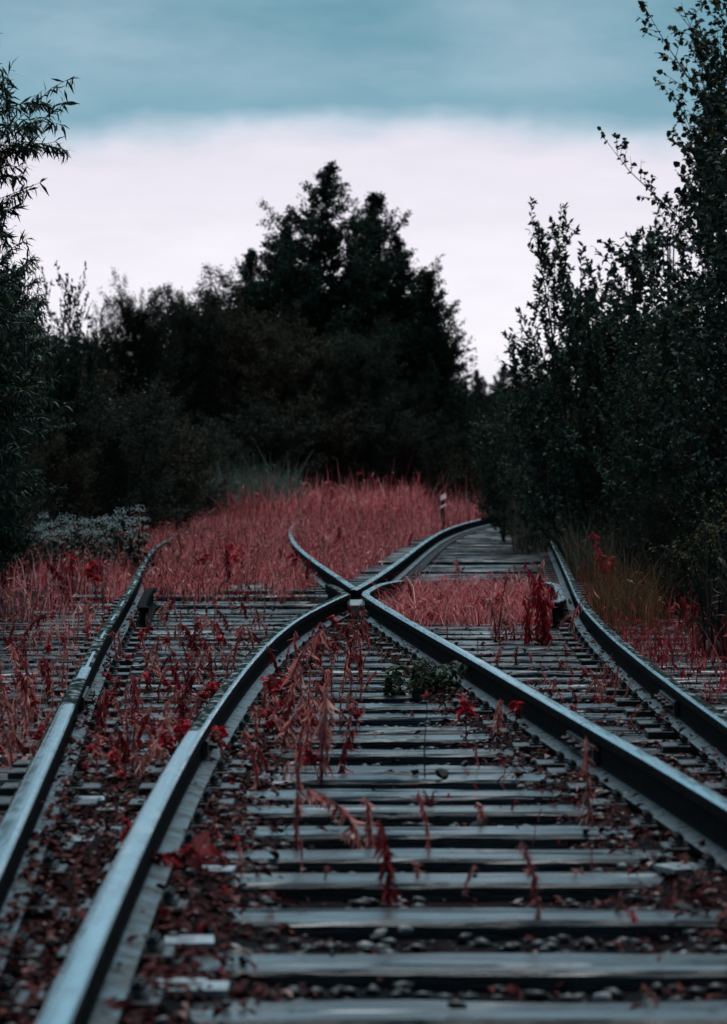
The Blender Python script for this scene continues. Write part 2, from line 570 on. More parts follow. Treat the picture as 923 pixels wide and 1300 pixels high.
RAILTOP = 0.171
HALF = [(0.0, 0.0), (0.014, -0.0005), (0.0225, -0.0018), (0.0285, -0.0062), (0.0305, -0.015), (0.030, -0.036), (0.010, -0.047),
        (0.008, -0.060), (0.008, -0.112), (0.013, -0.124), (0.060, -0.137), (0.060, -0.149)]
PROF = HALF + [(-x, z) for x, z in reversed(HALF[1:])]
SEGMAT = []
for i in range(len(PROF)):
    a, b = PROF[i], PROF[(i + 1) % len(PROF)]
    zm = (a[1] + b[1]) / 2
    SEGMAT.append(0 if zm > -0.007 else (2 if (-0.138 < zm < -0.122 and abs(a[0] + b[0]) / 2 > 0.03) else 1))


def sweep(pts, mats, dz=0.0, moss=None):
    """rail profile along a list of (x, y); moss(y, side) picks the mossy material for the running surface"""
    n = len(PROF)
    V, Fc, mi = [], [], []
    for i, (x, y) in enumerate(pts):
        a, b = pts[max(i - 1, 0)], pts[min(i + 1, len(pts) - 1)]
        t = Vector((b[0] - a[0], b[1] - a[1], 0)).normalized()
        nx, ny = t.y, -t.x
        for (u, w) in PROF:
            V.append((x + nx * u, y + ny * u, RAILTOP + w + dz))
    for i in range(len(pts) - 1):
        for k in range(n):
            k2 = (k + 1) % n
            Fc.append((i * n + k, (i + 1) * n + k, (i + 1) * n + k2, i * n + k2))
            mm = SEGMAT[k]
            if mm == 0 and moss:
                mm = moss(pts[i][1], PROF[k][0] + PROF[k2][0])
            mi.append(mm)
    Fc.append(tuple(range(n)))
    mi.append(1)
    e = (len(pts) - 1) * n
    Fc.append(tuple(e + k for k in reversed(range(n))))
    mi.append(1)
    return mesh("rail", V, Fc, mats, mi)


RAILM = None


def rail(r, y0, y1, label, moss=None, dz=0.0):
    ys = np.arange(y0, y1, 0.25 if y1 < 30 else 0.4).tolist() + [y1]
    pts = [(rx(r, y), y) for y in ys]
    o = link("rail", sweep(pts, [M["rail_top"], M["rail_web"], M["rail_foot"], M["rail_moss"]], dz, moss))
    tag(o, label, "rail")
    return o


def fishplate(parent, r, y):
    """joint bars on both sides of a joint, each with four bolts"""
    for s in (-1, 1):
        V, Fc = [], []
        prof = [(0.012, -0.052), (0.031, -0.058), (0.031, -0.104), (0.018, -0.118), (0.012, -0.110)]
        n = len(prof)
        yy = np.linspace(y - 0.34, y + 0.34, 6)
        for q in yy:
            for u, w in prof:
                V.append((rx(r, q) + s * u, q, RAILTOP + w))
        for i in range(5):
            for k in range(n):
                Fc.append((i * n + k, i * n + (k + 1) % n, (i + 1) * n + (k + 1) % n, (i + 1) * n + k))
        Fc += [tuple(range(n)), tuple(5 * n + k for k in range(n))]
        fp = link("fishplate", mesh("fishplate", V, Fc, M["iron"]), parent)
        for d in (-0.26, -0.10, 0.10, 0.26):
            mb = MB()
            q = y + d
            x = rx(r, q)
            P = [(x + s * (0.031 + t), q, RAILTOP - 0.08) for t in (0.0, 0.012, 0.0121, 0.03)]
            mb.tube(P, [0.019, 0.019, 0.011, 0.011], 6)
            mb.add([P[3]], [])
            link("bolt", mb.mesh("bolt", M["iron"]), fp)


def moss_A(y, u):
    return 3 if (y > 11.8 and not (13.45 < y < 13.9 and u > -0.02) and not (y > 13 and -0.01 < u < 0.02 and math.sin(y * 3.1) > 0.2)) else 0


def moss_B(y, u):
    if 10.6 < y < 11.4:
        return 3 if u < 0.02 else 0
    return 3 if (y >= 11.4 and u < 0.030) else 0


def moss_D(y, u):
    return 3 if u > -0.030 else 0


def moss_C(y, u):
    return 3 if (u > 0.03 and y < 19) else 0


JA, JB, JC, JD = 13.45, 11.32, 11.1, 13.2
ra = rail('A', 3.0, JA - 0.006, "pale shining rail at the far left running out of the frame, nearer its joint", moss_A)
rail('A', JA + 0.006, 75, "far left mossy rail beyond the joint, curving away into the red grass", moss_A)
fishplate(ra, 'A', JA)
rb = rail('B', 3.0, JB - 0.006, "broad shining wet rail in the left foreground, up to its joint", moss_B)
fishplate(rb, 'B', JB)
rail('B', JB + 0.006, 22.7, "left inner rail with mossy top and bright edge, curving right up to the crossing", moss_B)
rc = rail('C', 3.0, JC - 0.006, "dark rail with bright top right of the foreground sleepers, nearer its joint", moss_C)
fishplate(rc, 'C', JC)
rail('C', JC + 0.006, 22.35, "dark rail slanting up left from its joint past the low green shrub to the crossing", moss_C)
rd = rail('D', 3.0, JD - 0.006, "far right mossy rail at the frame's edge, up to its joint", moss_D)
fishplate(rd, 'D', JD)
rail('D', JD + 0.006, 75, "far right rail beyond its joint, with one thin bright edge, curving into the dark bushes", moss_D)
rail('B', 26.0, 75, "rail curving away to the right beyond the crossing, beside bare grey sleepers")
rail('C', 26.0, 75, "rail curving away to the left beyond the crossing and vanishing in red grass")


def crossing():
    root = empty("rail_crossing", (0, 0, 0))
    tag(root, "cast crossing where the two inner rails meet in an X, point towards the viewer", "rail crossing")
    RM = [M["rail_top"], M["rail_web"], M["rail_foot"], M["rail_moss"]]
    pts = [(rx('B', y), y) for y in np.linspace(23.45, 25.99, 9)]
    nose = link("nose_rail", sweep(pts, RM), root)
    pts = [(rx('C', y), y) for y in np.linspace(23.95, 25.99, 8)]
    link("nose_rail", sweep(pts, RM, -0.003), root)
    off = 0.118
    w = [(rx('C', 22.36), 22.36), (rx('C', 22.75) + 0.012, 22.75)] + [(rx('B', y) + off, y) for y in (23.2, 23.6, 24.0, 24.4)]
    w += [(rx('B', 24.8) + off + 0.02, 24.8), (rx('B', 25.2) + off + 0.07, 25.2), (rx('B', 25.5) + off + 0.13, 25.5)]
    link("wing_rail", sweep(w, RM, -0.002), root)
    w = [(rx('B', 22.71), 22.71), (rx('B', 22.9) - 0.004, 22.9)] + [(rx('C', y) - off, y) for y in (23.3, 23.7, 24.1)]
    w += [(rx('C', 24.5) - off - 0.01, 24.5), (rx('C', 24.9) - off - 0.03, 24.9)]
    link("wing_rail", sweep(w, [M["rail_moss"], M["rail_web"], M["rail_web"], M["rail_moss"]], -0.010), root)
    mb = MB()
    mb.box(-0.30, 0.22, 22.55, 23.9, 0.004, 0.0205, bev=0.004)
    link("base_plate", mb.mesh("base_plate", M["plate_pale"]), root)
    mb = MB()
    mb.add([(-0.10, 22.62, 0.09), (0.0, 22.62, 0.09), (0.0, 23.4, 0.10), (-0.10, 23.4, 0.10), (-0.10, 22.62, 0.025), (0.0, 22.62, 0.025), (0.0, 23.4, 0.025), (-0.10, 23.4, 0.025)],
           [(0, 1, 2, 3), (4, 5, 1, 0), (5, 6, 2, 1), (6, 7, 3, 2), (7, 4, 0, 3)])
    link("filler_block", mb.mesh("filler_block", M["plate_pale"]), root)


crossing()


def check_rail(r, s, y0, y1, label):
    pts = []
    for y in np.linspace(y0, y1, 14):
        e = max(0, 1 - (y - y0) / 0.6, 1 - (y1 - y) / 0.6)
        pts.append((rx(r, y) + s * (0.126 + (0.07 if r == 'D' else 0.03) * e), y))
    o = link("check_rail", sweep(pts, [M["rail_top"] if r == 'D' else M["rail_web"], M["rail_web"], M["rail_web"], M["rail_moss"]], -0.003 if r == 'D' else -0.02))
    tag(o, label, "check rail", "check rails beside the outer rails")


check_rail('A', 1, 20.9, 24.4, "short dark check rail inside the far left rail, half hidden in red grass")
check_rail('D', -1, 21.3, 25.2, "short check rail with a curved bright end inside the far right rail")


# ------------------------------------------------------------------ sleepers with their tie plates and bolts
def sleeper_mesh(L, w, seed):
    r = np.random.default_rng(seed)
    nx = max(6, int(L / 0.14))
    g = r.uniform(-0.06, 0.06)
    gd = r.choice([0.004, 0.014, 0.024])
    gw = r.choice([0.006, 0.010, 0.018])
    hw = w / 2
    prof = [(-hw, -0.14), (-hw, -0.012), (-hw + 0.010, 0.0), (g - gw, 0.0), (g, -gd), (g + gw, 0.0), (hw - 0.010, 0.0), (hw, -0.012), (hw, -0.14)]
    n = len(prof)
    ph = r.uniform(0, 9, 6)
    V = []
    for i in range(nx + 1):
        x = -L / 2 + L * i / nx
        for k, (yy, zz) in enumerate(prof):
            jy = 0.003 * math.sin(x * 1.6 + ph[0] + (k > 4) * 2) + r.normal(0, 0.0016)
            jz = -abs(r.normal(0, 0.0012)) - (0.004 * max(0, math.sin(x * 3 + ph[1] + k)) ** 8)
            if k in (1, 2, 6, 7):
                jz -= abs(r.normal(0, 0.0022))
            xx = x + (r.normal(0, 0.012) if i in (0, nx) else 0)
            V.append((xx, yy + jy, zz + (jz if 0 < k < n - 1 else 0)))
    Fc = []
    for i in range(nx):
        for k in range(n - 1):
            Fc.append((i * n + k, (i + 1) * n + k, (i + 1) * n + k + 1, i * n + k + 1))
    Fc += [tuple(range(n)), tuple(nx * n + k for k in reversed(range(n)))]
    return mesh("sleeper", V, Fc, M["timber"])


def make_bolt():
    mb = MB()
    mb.prism(0, 0, 0.024, 0.0, 0.005, 12)
    mb.prism(0, 0, 0.0155, 0.005, 0.020, 6, r1=0.0145)
    mb.prism(0, 0, 0.008, 0.020, 0.026, 8)
    return mb.mesh("bolt", M["iron"])


def make_clip():
    mb = MB()
    mb.box(0.048, 0.104, -0.050, 0.050, 0.0, 0.010, bev=0.004)
    return mb.mesh("clip", M["iron"])


BOLT, CLIP = make_bolt(), make_clip()


def plate_mesh(xl, xr, hw):
    mb = MB()
    mb.box(xl, xr, -hw, hw, -0.004, 0.0190, bev=0.003)
    return mb.mesh("tie_plate", M["iron"])


PL_BOTH = plate_mesh(-0.165, 0.165, 0.080)
PL_SHORT = plate_mesh(-0.125, 0.125, 0.075)


def slot_plate():
    """pale plate end with two spike slots, beside the foot of the rail"""
    mb = MB()
    for (x0, x1, y0, y1) in ((-0.055, 0.055, 0.028, 0.060), (-0.055, 0.055, -0.016, 0.016), (-0.055, 0.055, -0.060, -0.028), (-0.055, -0.028, -0.028, -0.016), (-0.055, -0.028, 0.016, 0.028), (0.012, 0.055, -0.028, -0.016), (0.012, 0.055, 0.016, 0.028)):
        mb.box(x0, x1, y0, y1, 0.0, 0.012)
    return mb.mesh("slotted_plate", M["plate_pale"])


SLOT = slot_plate()
SLEEPERS = []


def sleeper(y, x0, x1, rails, seed, label, bolts=True, w=0.235):
    L = x1 - x0
    cx = (x0 + x1) / 2
    r = np.random.default_rng(seed + 991)
    dz = r.uniform(-0.006, 0.0) if y < 24 else r.uniform(-0.03, 0.010)
    o = link("timber_sleeper", sleeper_mesh(L, w, seed), None, (cx, y, dz), (0, 0, 0))
    tag(o, label, "sleeper", "timber sleepers under the rails")
    for rr in rails:
        x = rx(rr, y)
        short = y < 9.5 or rr in 'BC' and abs(rx('B', y) - rx('C', y)) < 0.45
        p = link("tie_plate", PL_SHORT if short else PL_BOTH, o, (x - cx, 0, -dz))
        if bolts:
            for s in (-1, 1):
                c = link("clip", CLIP, p, (0, 0, 0.019), (0, 0, 0 if s > 0 else math.pi))
                for dy in (-0.028, 0.028):
                    link("bolt", BOLT, p, (s * 0.080, dy * 0.9, 0.0288), (0, 0, r.uniform(0, 1)))
    SLEEPERS.append((y, x0, x1, w))
    return o


NEAR = [(5.62, 'nearest timber sleeper, below the bottom of the frame'),
        (6.22, 'nearest whole timber sleeper at the bottom of the picture, split along its middle'),
        (6.82, 'dark damp sleeper, second from the bottom of the picture'),
        (7.56, 'split grey sleeper, third from the bottom, behind the pale stones'),
        (8.24, 'plain grey sleeper, fourth from the bottom'),
        (8.74, 'sleeper at the foot of the pink withered weed in the middle'),
        (9.30, 'sleeper just behind the top of the pink withered weed'),
        (9.90, 'pale grey sleeper two rows nearer than the doubled pair with black stones'),
        (10.40, 'narrow-looking sleeper one row nearer than the doubled pair'),
        (10.93, 'nearer sleeper of the doubled pale pair where the black stones lie'),
        (11.24, 'farther sleeper of the doubled pale pair, against the black stones'),
        (11.96, 'sleeper one row behind the doubled pale pair'),
        (12.62, 'sleeper below the scarlet leafy plant'),
        (13.02, 'close-set sleeper level with the scarlet leafy plant'),
        (13.70, 'sleeper just behind the scarlet leafy plant'),
        (14.30, 'bright pale sleeper just in front of the low green shrub')]
k = 0
for y, lab in NEAR:
    k += 1
    sleeper(y, rx('A', y) - RNG.uniform(0.5, 0.75), rx('D', y) + RNG.uniform(0.5, 0.8), 'ABCD', k, lab)
y = 15.0
while y < 27.2:
    k += 1
    lab = "weathered grey timber sleeper between the low green shrub and the crossing" if y < 22.4 else "grey sleeper in the dry red grass just behind the crossing"
    sleeper(y, rx('A', y) - RNG.uniform(0.55, 0.9), rx('D', y) + RNG.uniform(0.5, 0.8), 'ABCD' if y < 22.3 else 'AD', k, lab, y < 21)
    y += RNG.uniform(0.54, 0.63)
while y < 58:
    k += 1
    d = RNG.uniform(0.45, 0.6)
    sleeper(y, rx('B', y) - d, rx('D', y) + RNG.uniform(0.45, 0.6), 'BD', k, "small grey sleeper of the right-hand track curving away beyond the crossing", False)
    if y < 50:
        sleeper(y + 0.05, rx('A', y) - d, rx('C', y) + RNG.uniform(0.45, 0.6) * (0.55 if y < 34 else 1), 'AC', k + 500, "sleeper of the left-hand track sunk in the red grass beyond the crossing", False)
    y += RNG.uniform(0.56, 0.64)
for (px, py, rz) in ((240, 1191, 0.05), (183, 1066, 0.0), (110, 1012, 0.1), (222, 1246, 1.5), (252, 1250, 1.57), (866, 1098, 0.4), (268, 1101, 1.5), (93, 1063, 0.0)):
    X, Y = at(px, py, 0.02)
    o = link("slotted_plate", SLOT, None, (X, Y, 0.004), (0, 0, rz))
    tag(o, "small pale slotted steel plate lying beside the foot of a rail", "steel plate", "loose pale plates beside the rails")

# ------------------------------------------------------------------ ground
_ph = np.random.default_rng(5).uniform(0, 6.28, 24)


def wob(x, y):
    return (math.sin(x * 9.1 + y * 3.3 + _ph[0]) + math.sin(x * 4.3 - y * 7.1 + _ph[1]) + math.sin(x * 17 + y * 13 + _ph[2]) * .7
            + math.sin(-x * 23 + y * 19 + _ph[3]) * .5 + math.sin(x * 41 + y * 33 + _ph[4]) * .3) / 3.5


def bed(x, y):
    """height of ballast and rotted leaves: low in the middle of the sleepers, heaped between close rails and along the rail feet"""
    yy = max(y, 3)
    A_, B_, C_, D_ = (rx(q, yy) for q in 'ABCD')
    h = 0.0
    if y < 26:
        near = max(0.0, min(1.0, (13.5 - y) / 2.5))
        if A_ < x < B_ or C_ < x < D_:
            h = max(h, near * 0.8)
            h = max(h, 0.2)
        h = max(h, 0.95 * math.exp(-((x - B_ - 0.10) / 0.17) ** 2) if x > B_ else 0)
        h = max(h, 0.95 * math.exp(-((x - C_ + 0.10) / 0.15) ** 2) if x < C_ else 0)
        if x < A_ or x > D_:
            h = max(h, 0.45)
    return -0.050 + 0.058 * h + wob(x, y) * (0.012 + 0.012 * h)


def ground():
    # one sheet to the horizon; slightly raised under the trees at both sides
    xs = np.concatenate([[-900, -300, -100, -50], np.linspace(-30, 30, 61), [50, 100, 300, 900]])
    ys = np.concatenate([[-200, -40, -5], np.linspace(0, 120, 61), [150, 220, 400, 900, 2000]])
    r = np.random.default_rng(3)
    V = []
    for y in ys:
        for x in xs:
            d = max(0.0, max(-(x + 3.2), x - (3.2 + max(0, y - 40) * 0.05)))
            z = -0.085 + 0.02 * min(d, 6) * (0.6 + 0.4 * math.sin(x * 0.7 + y * 0.31)) if d > 0 else -0.085
            V.append((x, y, z))
    nx, ny = len(xs), len(ys)
    Fc = [(j * nx + i, j * nx + i + 1, (j + 1) * nx + i + 1, (j + 1) * nx + i) for j in range(ny - 1) for i in range(nx - 1)]
    tag(link("ground", mesh("ground", V, np.array(Fc), M["ground"])), kind="structure")
    ys = np.concatenate([np.arange(2.5, 26, 0.055), np.linspace(26, 62, 120)])
    V = []
    nc = 90
    for y in ys:
        yy = max(y, 3)
        a, b = rx('A', yy) - 1.2, rx('D', yy) + 1.2
        for i in range(nc):
            x = a + (b - a) * i / (nc - 1)
            V.append((x, y, bed(x, y) if 0 < i < nc - 1 else -0.075))
    Fc = [(j * nc + i, j * nc + i + 1, (j + 1) * nc + i + 1, (j + 1) * nc + i) for j in range(len(ys) - 1) for i in range(nc - 1)]
    tag(link("ballast_bed", mesh("ballast_bed", V, np.array(Fc), M["soil"])), kind="structure")


ground()


def ico(sub=1):
    import bmesh
    bm = bmesh.new()
    bmesh.ops.create_icosphere(bm, subdivisions=sub, radius=1.0)
    V = np.array([v.co[:] for v in bm.verts])
    Fc = np.array([[v.index for v in f.verts] for f in bm.faces])
    bm.free()
    return V, Fc


def rock_variants(n, sub, seed):
    V, Fc = ico(sub)
    r = np.random.default_rng(seed)
    out = []
    for _ in range(n):
        S = V * r.uniform(0.7, 1.2, 3)
        for _ in range(9):                       # knock flat faces into it
            d = r.normal(size=3)
            d /= np.linalg.norm(d)
            h = r.uniform(0.35, 0.7)
            p = S @ d
            S = S - np.outer(np.maximum(p - h, 0), d)
        out.append(S)
    return out, Fc


def rot_z(V, a):
    c, s = np.cos(a), np.sin(a)
    return np.stack([V[:, 0] * c - V[:, 1] * s, V[:, 0] * s + V[:, 1] * c, V[:, 2]], 1)


def gravel():
    vs, Fc = rock_variants(8, 1, 5)
    r = np.random.default_rng(11)
    AV, AF = [], []
    b = 0
    n = 0
    while n < 10500:
        y = 4.6 + 19.5 * r.random() ** 1.5
        x = r.uniform(rx('A', y) - 0.9, rx('D', y) + 0.9)
        if abs(x) > 0.135 * y + 0.35:
            continue
        on = any(abs(y - s[0]) < s[3] / 2 + 0.01 and s[1] < x < s[2] for s in SLEEPERS)
        near_rail = min(abs(x - rx(q, y)) for q in 'ABCD')
        if near_rail < 0.075:
            continue
        if on and r.random() > (0.10 if near_rail < 0.35 else 0.018):
            continue
        s = 0.006 + 0.026 * r.random() ** 2.2 * (0.8 if on else 1.0)
        V = rot_z(vs[r.integers(8)] * s * np.array([1.2, 1, 0.7]), r.uniform(0, 6.3))
        V = V + np.array([x, y, max(0.004 if on else -1, bed(x, y)) + s * 0.3])
        AV.append(V)
        AF.append(Fc + b)
        b += len(V)
        n += 1
    o = link("ballast_gravel", mesh("ballast_gravel", np.concatenate(AV), np.concatenate(AF), M["stone"]))
    tag(o, "dark wet ballast stones between the sleepers", "gravel", kind="stuff")


gravel()


# ------------------------------------------------------------------ leaves in bulk (numpy)
def norm(v):
    return v / np.maximum(np.linalg.norm(v, axis=1, keepdims=True), 1e-9)


def leaf_quads(P, D, Nn, L, W, kind='ovate', curl=0.15):
    """P base points, D directions, Nn normals, L lengths, W widths -> V, F (one island per leaf)"""
    D = norm(D)
    S = norm(np.cross(D, Nn))
    Nn = norm(np.cross(S, D))
    n = len(P)
    L = L[:, None]
    W = W[:, None]
    if kind == 'kite':
        V = np.stack([P, P + D * L * .45 + S * W * .5 + Nn * L * curl * .3, P + D * L - Nn * L * curl * .3, P + D * L * .45 - S * W * .5 + Nn * L * curl * .3], 1)
        Fc = np.arange(n * 4).reshape(n, 4)
    elif kind == 'ovate':
        V = np.stack([P, P + D * L * .3 + S * W * .5 + Nn * L * curl * .4, P + D * L * .68 + S * W * .36 + Nn * L * curl * .2, P + D * L - Nn * L * curl,
                      P + D * L * .68 - S * W * .36 + Nn * L * curl * .2, P + D * L * .3 - S * W * .5 + Nn * L * curl * .4], 1)
        Fc = np.arange(n * 6).reshape(n, 6)
    else:   # lance: bent strip of two quads
        a = P + D * L * .5 - Nn * L * curl * .35
        e = P + D * L * .95 - Nn * L * curl * 1.3
        V = np.stack([P + S * W * .15, P - S * W * .15, a - S * W * .5, a + S * W * .5, e - S * W * .06, e + S * W * .06], 1)
        i = np.arange(n)[:, None] * 6
        Fc = np.concatenate([i + np.array([[0, 1, 2, 3]]), i + np.array([[3, 2, 4, 5]])], 0)
    return V.reshape(-1, 3), Fc


def blades(P, H, W, lean, r, segs=2):
    """grass blades at base points P"""
    n = len(P)
    a = r.uniform(0, 2 * np.pi, n)
    d = np.stack([np.cos(a), np.sin(a), np.zeros(n)], 1) * (lean * H)[:, None]
    b = r.uniform(0, 2 * np.pi, n)
    s = np.stack([np.cos(b), np.sin(b), np.zeros(n)], 1) * (W / 2)[:, None]
    up = np.array([[0, 0, 1.0]])
    m = P + d * .35 + up * (H * .6)[:, None]
    t = P + d + up * (H * np.sqrt(np.maximum(1 - lean ** 2 * .5, .1)))[:, None]
    V = np.stack([P - s, P + s, m + s * .7, m - s * .7, t + s * .12, t - s * .12], 1).reshape(-1, 3)
    i = np.arange(n)[:, None] * 6
    Fc = np.concatenate([i + np.array([[0, 1, 2, 3]]), i + np.array([[3, 2, 4, 5]])], 0)
    return V, Fc


def join_parts(parts):
    """join (V, F) lists with equal face size"""
    V, Fc, b = [], [], 0
    for v, f in parts:
        V.append(v)
        Fc.append(f + b)
        b += len(v)
    return np.concatenate(V), np.concatenate(Fc)


def litter():
    r = np.random.default_rng(21)
    n = 26000
    y = 4.6 + 21 * r.random(n) ** 1.4
    P, keep = np.zeros((n, 3)), np.zeros(n, bool)
    for i in range(n):
        yy = y[i]
        xa, xb, xc, xd = (rx(q, yy) for q in 'ABCD')
        u = r.random()
        if u < 0.30:
            x = r.uniform(xa, xb)
        elif u < 0.45:
            x = r.uniform(xc, xd)
        elif u < 0.66:
            x = xb + 0.08 + abs(r.normal(0, 0.16))
        elif u < 0.80:
            x = xc - 0.08 - abs(r.normal(0, 0.16))
        else:
            x = r.uniform(xa - 0.8, xd + 0.8)
        if abs(x) > 0.135 * yy + 0.3:
            continue
        nr = min(abs(x - xa), abs(x - xb), abs(x - xc), abs(x - xd))
        if nr < 0.07:
            if nr > 0.030 and r.random() < 0.8:      # caught on the rail foot
                P[i] = (x, yy, 0.040 + (0.06 - nr) * 0.4 + r.uniform(0.003, 0.010))
                keep[i] = True
            continue
        on = any(abs(yy - s[0]) < s[3] / 2 and s[1] < x < s[2] for s in SLEEPERS)
        if on and r.random() > (0.45 if (u < 0.45 or min(abs(x - xb), abs(x - xc)) < 0.3) else 0.06):
            continue
        P[i] = (x, yy, max(0.004 if on else -1, bed(x, yy) + 0.004) + r.uniform(0, 0.012))
        keep[i] = True
    P = P[keep]
    n = len(P)
    a = r.uniform(0, 6.283, n)
    D = np.stack([np.cos(a), np.sin(a), r.normal(0, .25, n)], 1)
    N = np.stack([r.normal(0, .35, n), r.normal(0, .35, n), np.ones(n)], 1)
    L = r.uniform(0.018, 0.05, n)
    V, Fc = leaf_quads(P, D, N, L, L * r.uniform(.3, .7, n), 'ovate', 0.3)
    tag(link("leaf_litter", mesh("leaf_litter", V, Fc, M["litter"])), "dark red fallen leaves on the ballast", "leaf litter", kind="stuff")


litter()

# ------------------------------------------------------------------ trees
def rot_toward(d, up, ang):
    return d


def grow(seed, H, R, prof, nb, t0, ang, L2, nleaf, leafL, leafW, kind, bark, leafm, droop=0.0, trunk_r=None, curl=0.15, hang=0.0, twig_len=0.35, wander=0.03, stems=1, clump=0.35, fuzz=0.0):
    """one tree: returns (trunk mesh, crown mesh). prof(t) = relative branch length at relative height t"""
    r = np.random.default_rng(seed)
    mb = MB()
    tw_p, tw_d = [], []      # twig segments for the leaves
    trunk_r = trunk_r or H * 0.009
    for s in range(stems):
        ph = r.uniform(0, 6.28, 4)
        lean = r.normal(0, 0.04, 2) if stems == 1 else np.array([math.cos(s * 2.4), math.sin(s * 2.4)]) * r.uniform(0.10, 0.26)
        hh = H * (1 if s == 0 else r.uniform(0.65, 0.95))
        tr = []
        for i in range(13):
            t = i / 12
            tr.append(Vector((lean[0] * t * hh + wander * hh * math.sin(3 * t + ph[0]) * t, lean[1] * t * hh + wander * hh * math.sin(3.6 * t + ph[1]) * t, hh * t)))
        mb.tube(tr, [trunk_r * (1.08 - i / 12) + 0.003 for i in range(13)], 7)

        def tp(t):
            f = t * 12
            i = min(int(f), 11)
            return tr[i].lerp(tr[i + 1], f - i)
        for b in range(nb // stems):
            t = t0 + (1 - t0) * (b + r.random()) / (nb // stems)
            t = min(t, 0.995)
            az_ = b * 2.39996 + r.normal(0, 0.35)
            bl = R * prof(t) * (r.choice([0.6, 0.85, 1.0, 1.2]) if t < 0.75 else r.choice([0.7, 1.0, 1.35])) * r.uniform(0.85, 1.15)
            if bl < 0.05:
                bl = 0.05
            el = ang * r.uniform(0.7, 1.3) * (0.6 + 0.5 * (1 - t))      # angle from the vertical
            d = Vector((math.cos(az_) * math.sin(el), math.sin(az_) * math.sin(el), math.cos(el)))
            p = tp(t)
            pts = [p.copy()]
            ns = 5
            dd = d.copy()
            for i in range(ns):
                dd = (dd + Vector(r.normal(0, 0.12, 3)) + Vector((0, 0, 0.06 - droop * (i + 1) * 0.25))).normalized()
                p = p + dd * bl / ns
                pts.append(p.copy())
            br = trunk_r * 0.42 * (1.05 - t) + 0.003
            mb.tube(pts, [br * (1 - i / (ns + 0.8)) + 0.0015 for i in range(ns + 1)], 4)
            # side twigs
            nt_ = max(3, int(bl / L2))
            for q in range(nt_ + 1):
                f = 0.18 + 0.82 * (q + r.random() * .6) / (nt_ + 0.6)
                f = min(f, 0.99) * ns
                i = int(f)
                bp = pts[i].lerp(pts[i + 1], f - i)
                bd = (pts[i + 1] - pts[i]).normalized()
                v = Vector(r.normal(0, 1, 3))
                v = (v - v.dot(bd) * bd).normalized()
                td = (bd * 0.65 + v * 0.75 + Vector((0, 0, 0.22 - droop))).normalized()
                if q == nt_:
                    td = bd
                tl = twig_len * r.uniform(0.5, 1.25) * min(1.0, 0.22 + 1.7 * bl / (R + 1e-6))
                a = bp
                c = bp + td * tl * .5
                e = c + (td + Vector((0, 0, -droop * 0.9 + 0.05)) + Vector(r.normal(0, .15, 3))).normalized() * tl * .5
                mb.tube([a, c, e], [0.004, 0.003, 0.0015], 3)
                tw_p.append((a, c, e))
        # leader twigs
        for q in range(6):
            a = tp(0.9 + 0.016 * q)
            e = a + Vector((r.normal(0, .12), r.normal(0, .12), 0.3)).normalized() * twig_len * .45
            tw_p.append((a, a.lerp(e, .5), e))
    T = np.array([[tuple(x) for x in w] for w in tw_p])
    nt2 = len(T)
    # some twigs are fuller than others: light and dark clumps
    full = np.clip(r.lognormal(0, clump, nt2), 0.15, 3)
    full = full * (0.15 + np.linalg.norm(T[:, 2] - T[:, 0], axis=1) / twig_len) ** 1.5
    cnt = np.maximum((full / full.sum() * nleaf), 1).astype(int)
    idx = np.repeat(np.arange(nt2), cnt)
    n = len(idx)
    f = r.random(n) ** 0.8
    base = np.where(f[:, None] < .5, T[idx, 0] + (T[idx, 1] - T[idx, 0]) * (f * 2)[:, None], T[idx, 1] + (T[idx, 2] - T[idx, 1]) * (f * 2 - 1)[:, None])
    base = base + r.normal(0, 1, (n, 3)) * fuzz
    td = norm(T[idx, 2] - T[idx, 0])
    rv = r.normal(0, 1, (n, 3))
    D = td * 0.5 + norm(rv) * 0.8 + np.array([[0, 0, -hang]])
    N = norm(r.normal(0, .6, (n, 3)) + np.array([[0, 0, .8]]))
    L = leafL * r.uniform(.55, 1.2, n)
    W = L * leafW * r.uniform(.8, 1.2, n)
    V, Fc = leaf_quads(base, D, N, L, W, kind, curl)
    return mb.mesh("trunk", M[bark], True), mesh("crown", V, Fc, M[leafm])


def pyramid(t):
    return (1.0 - t) ** 0.95 * min(1.0, 0.35 + t * 2.2)


def ovate(t):
    return math.sin(math.pi * min(1, max(0.02, (t * 0.93 + 0.05)))) ** 0.7 + 0.05


def bushy(t):
    return math.sqrt(max(0.02, 1 - (2 * t - 0.85) ** 2)) if t > 0.1 else 0.75


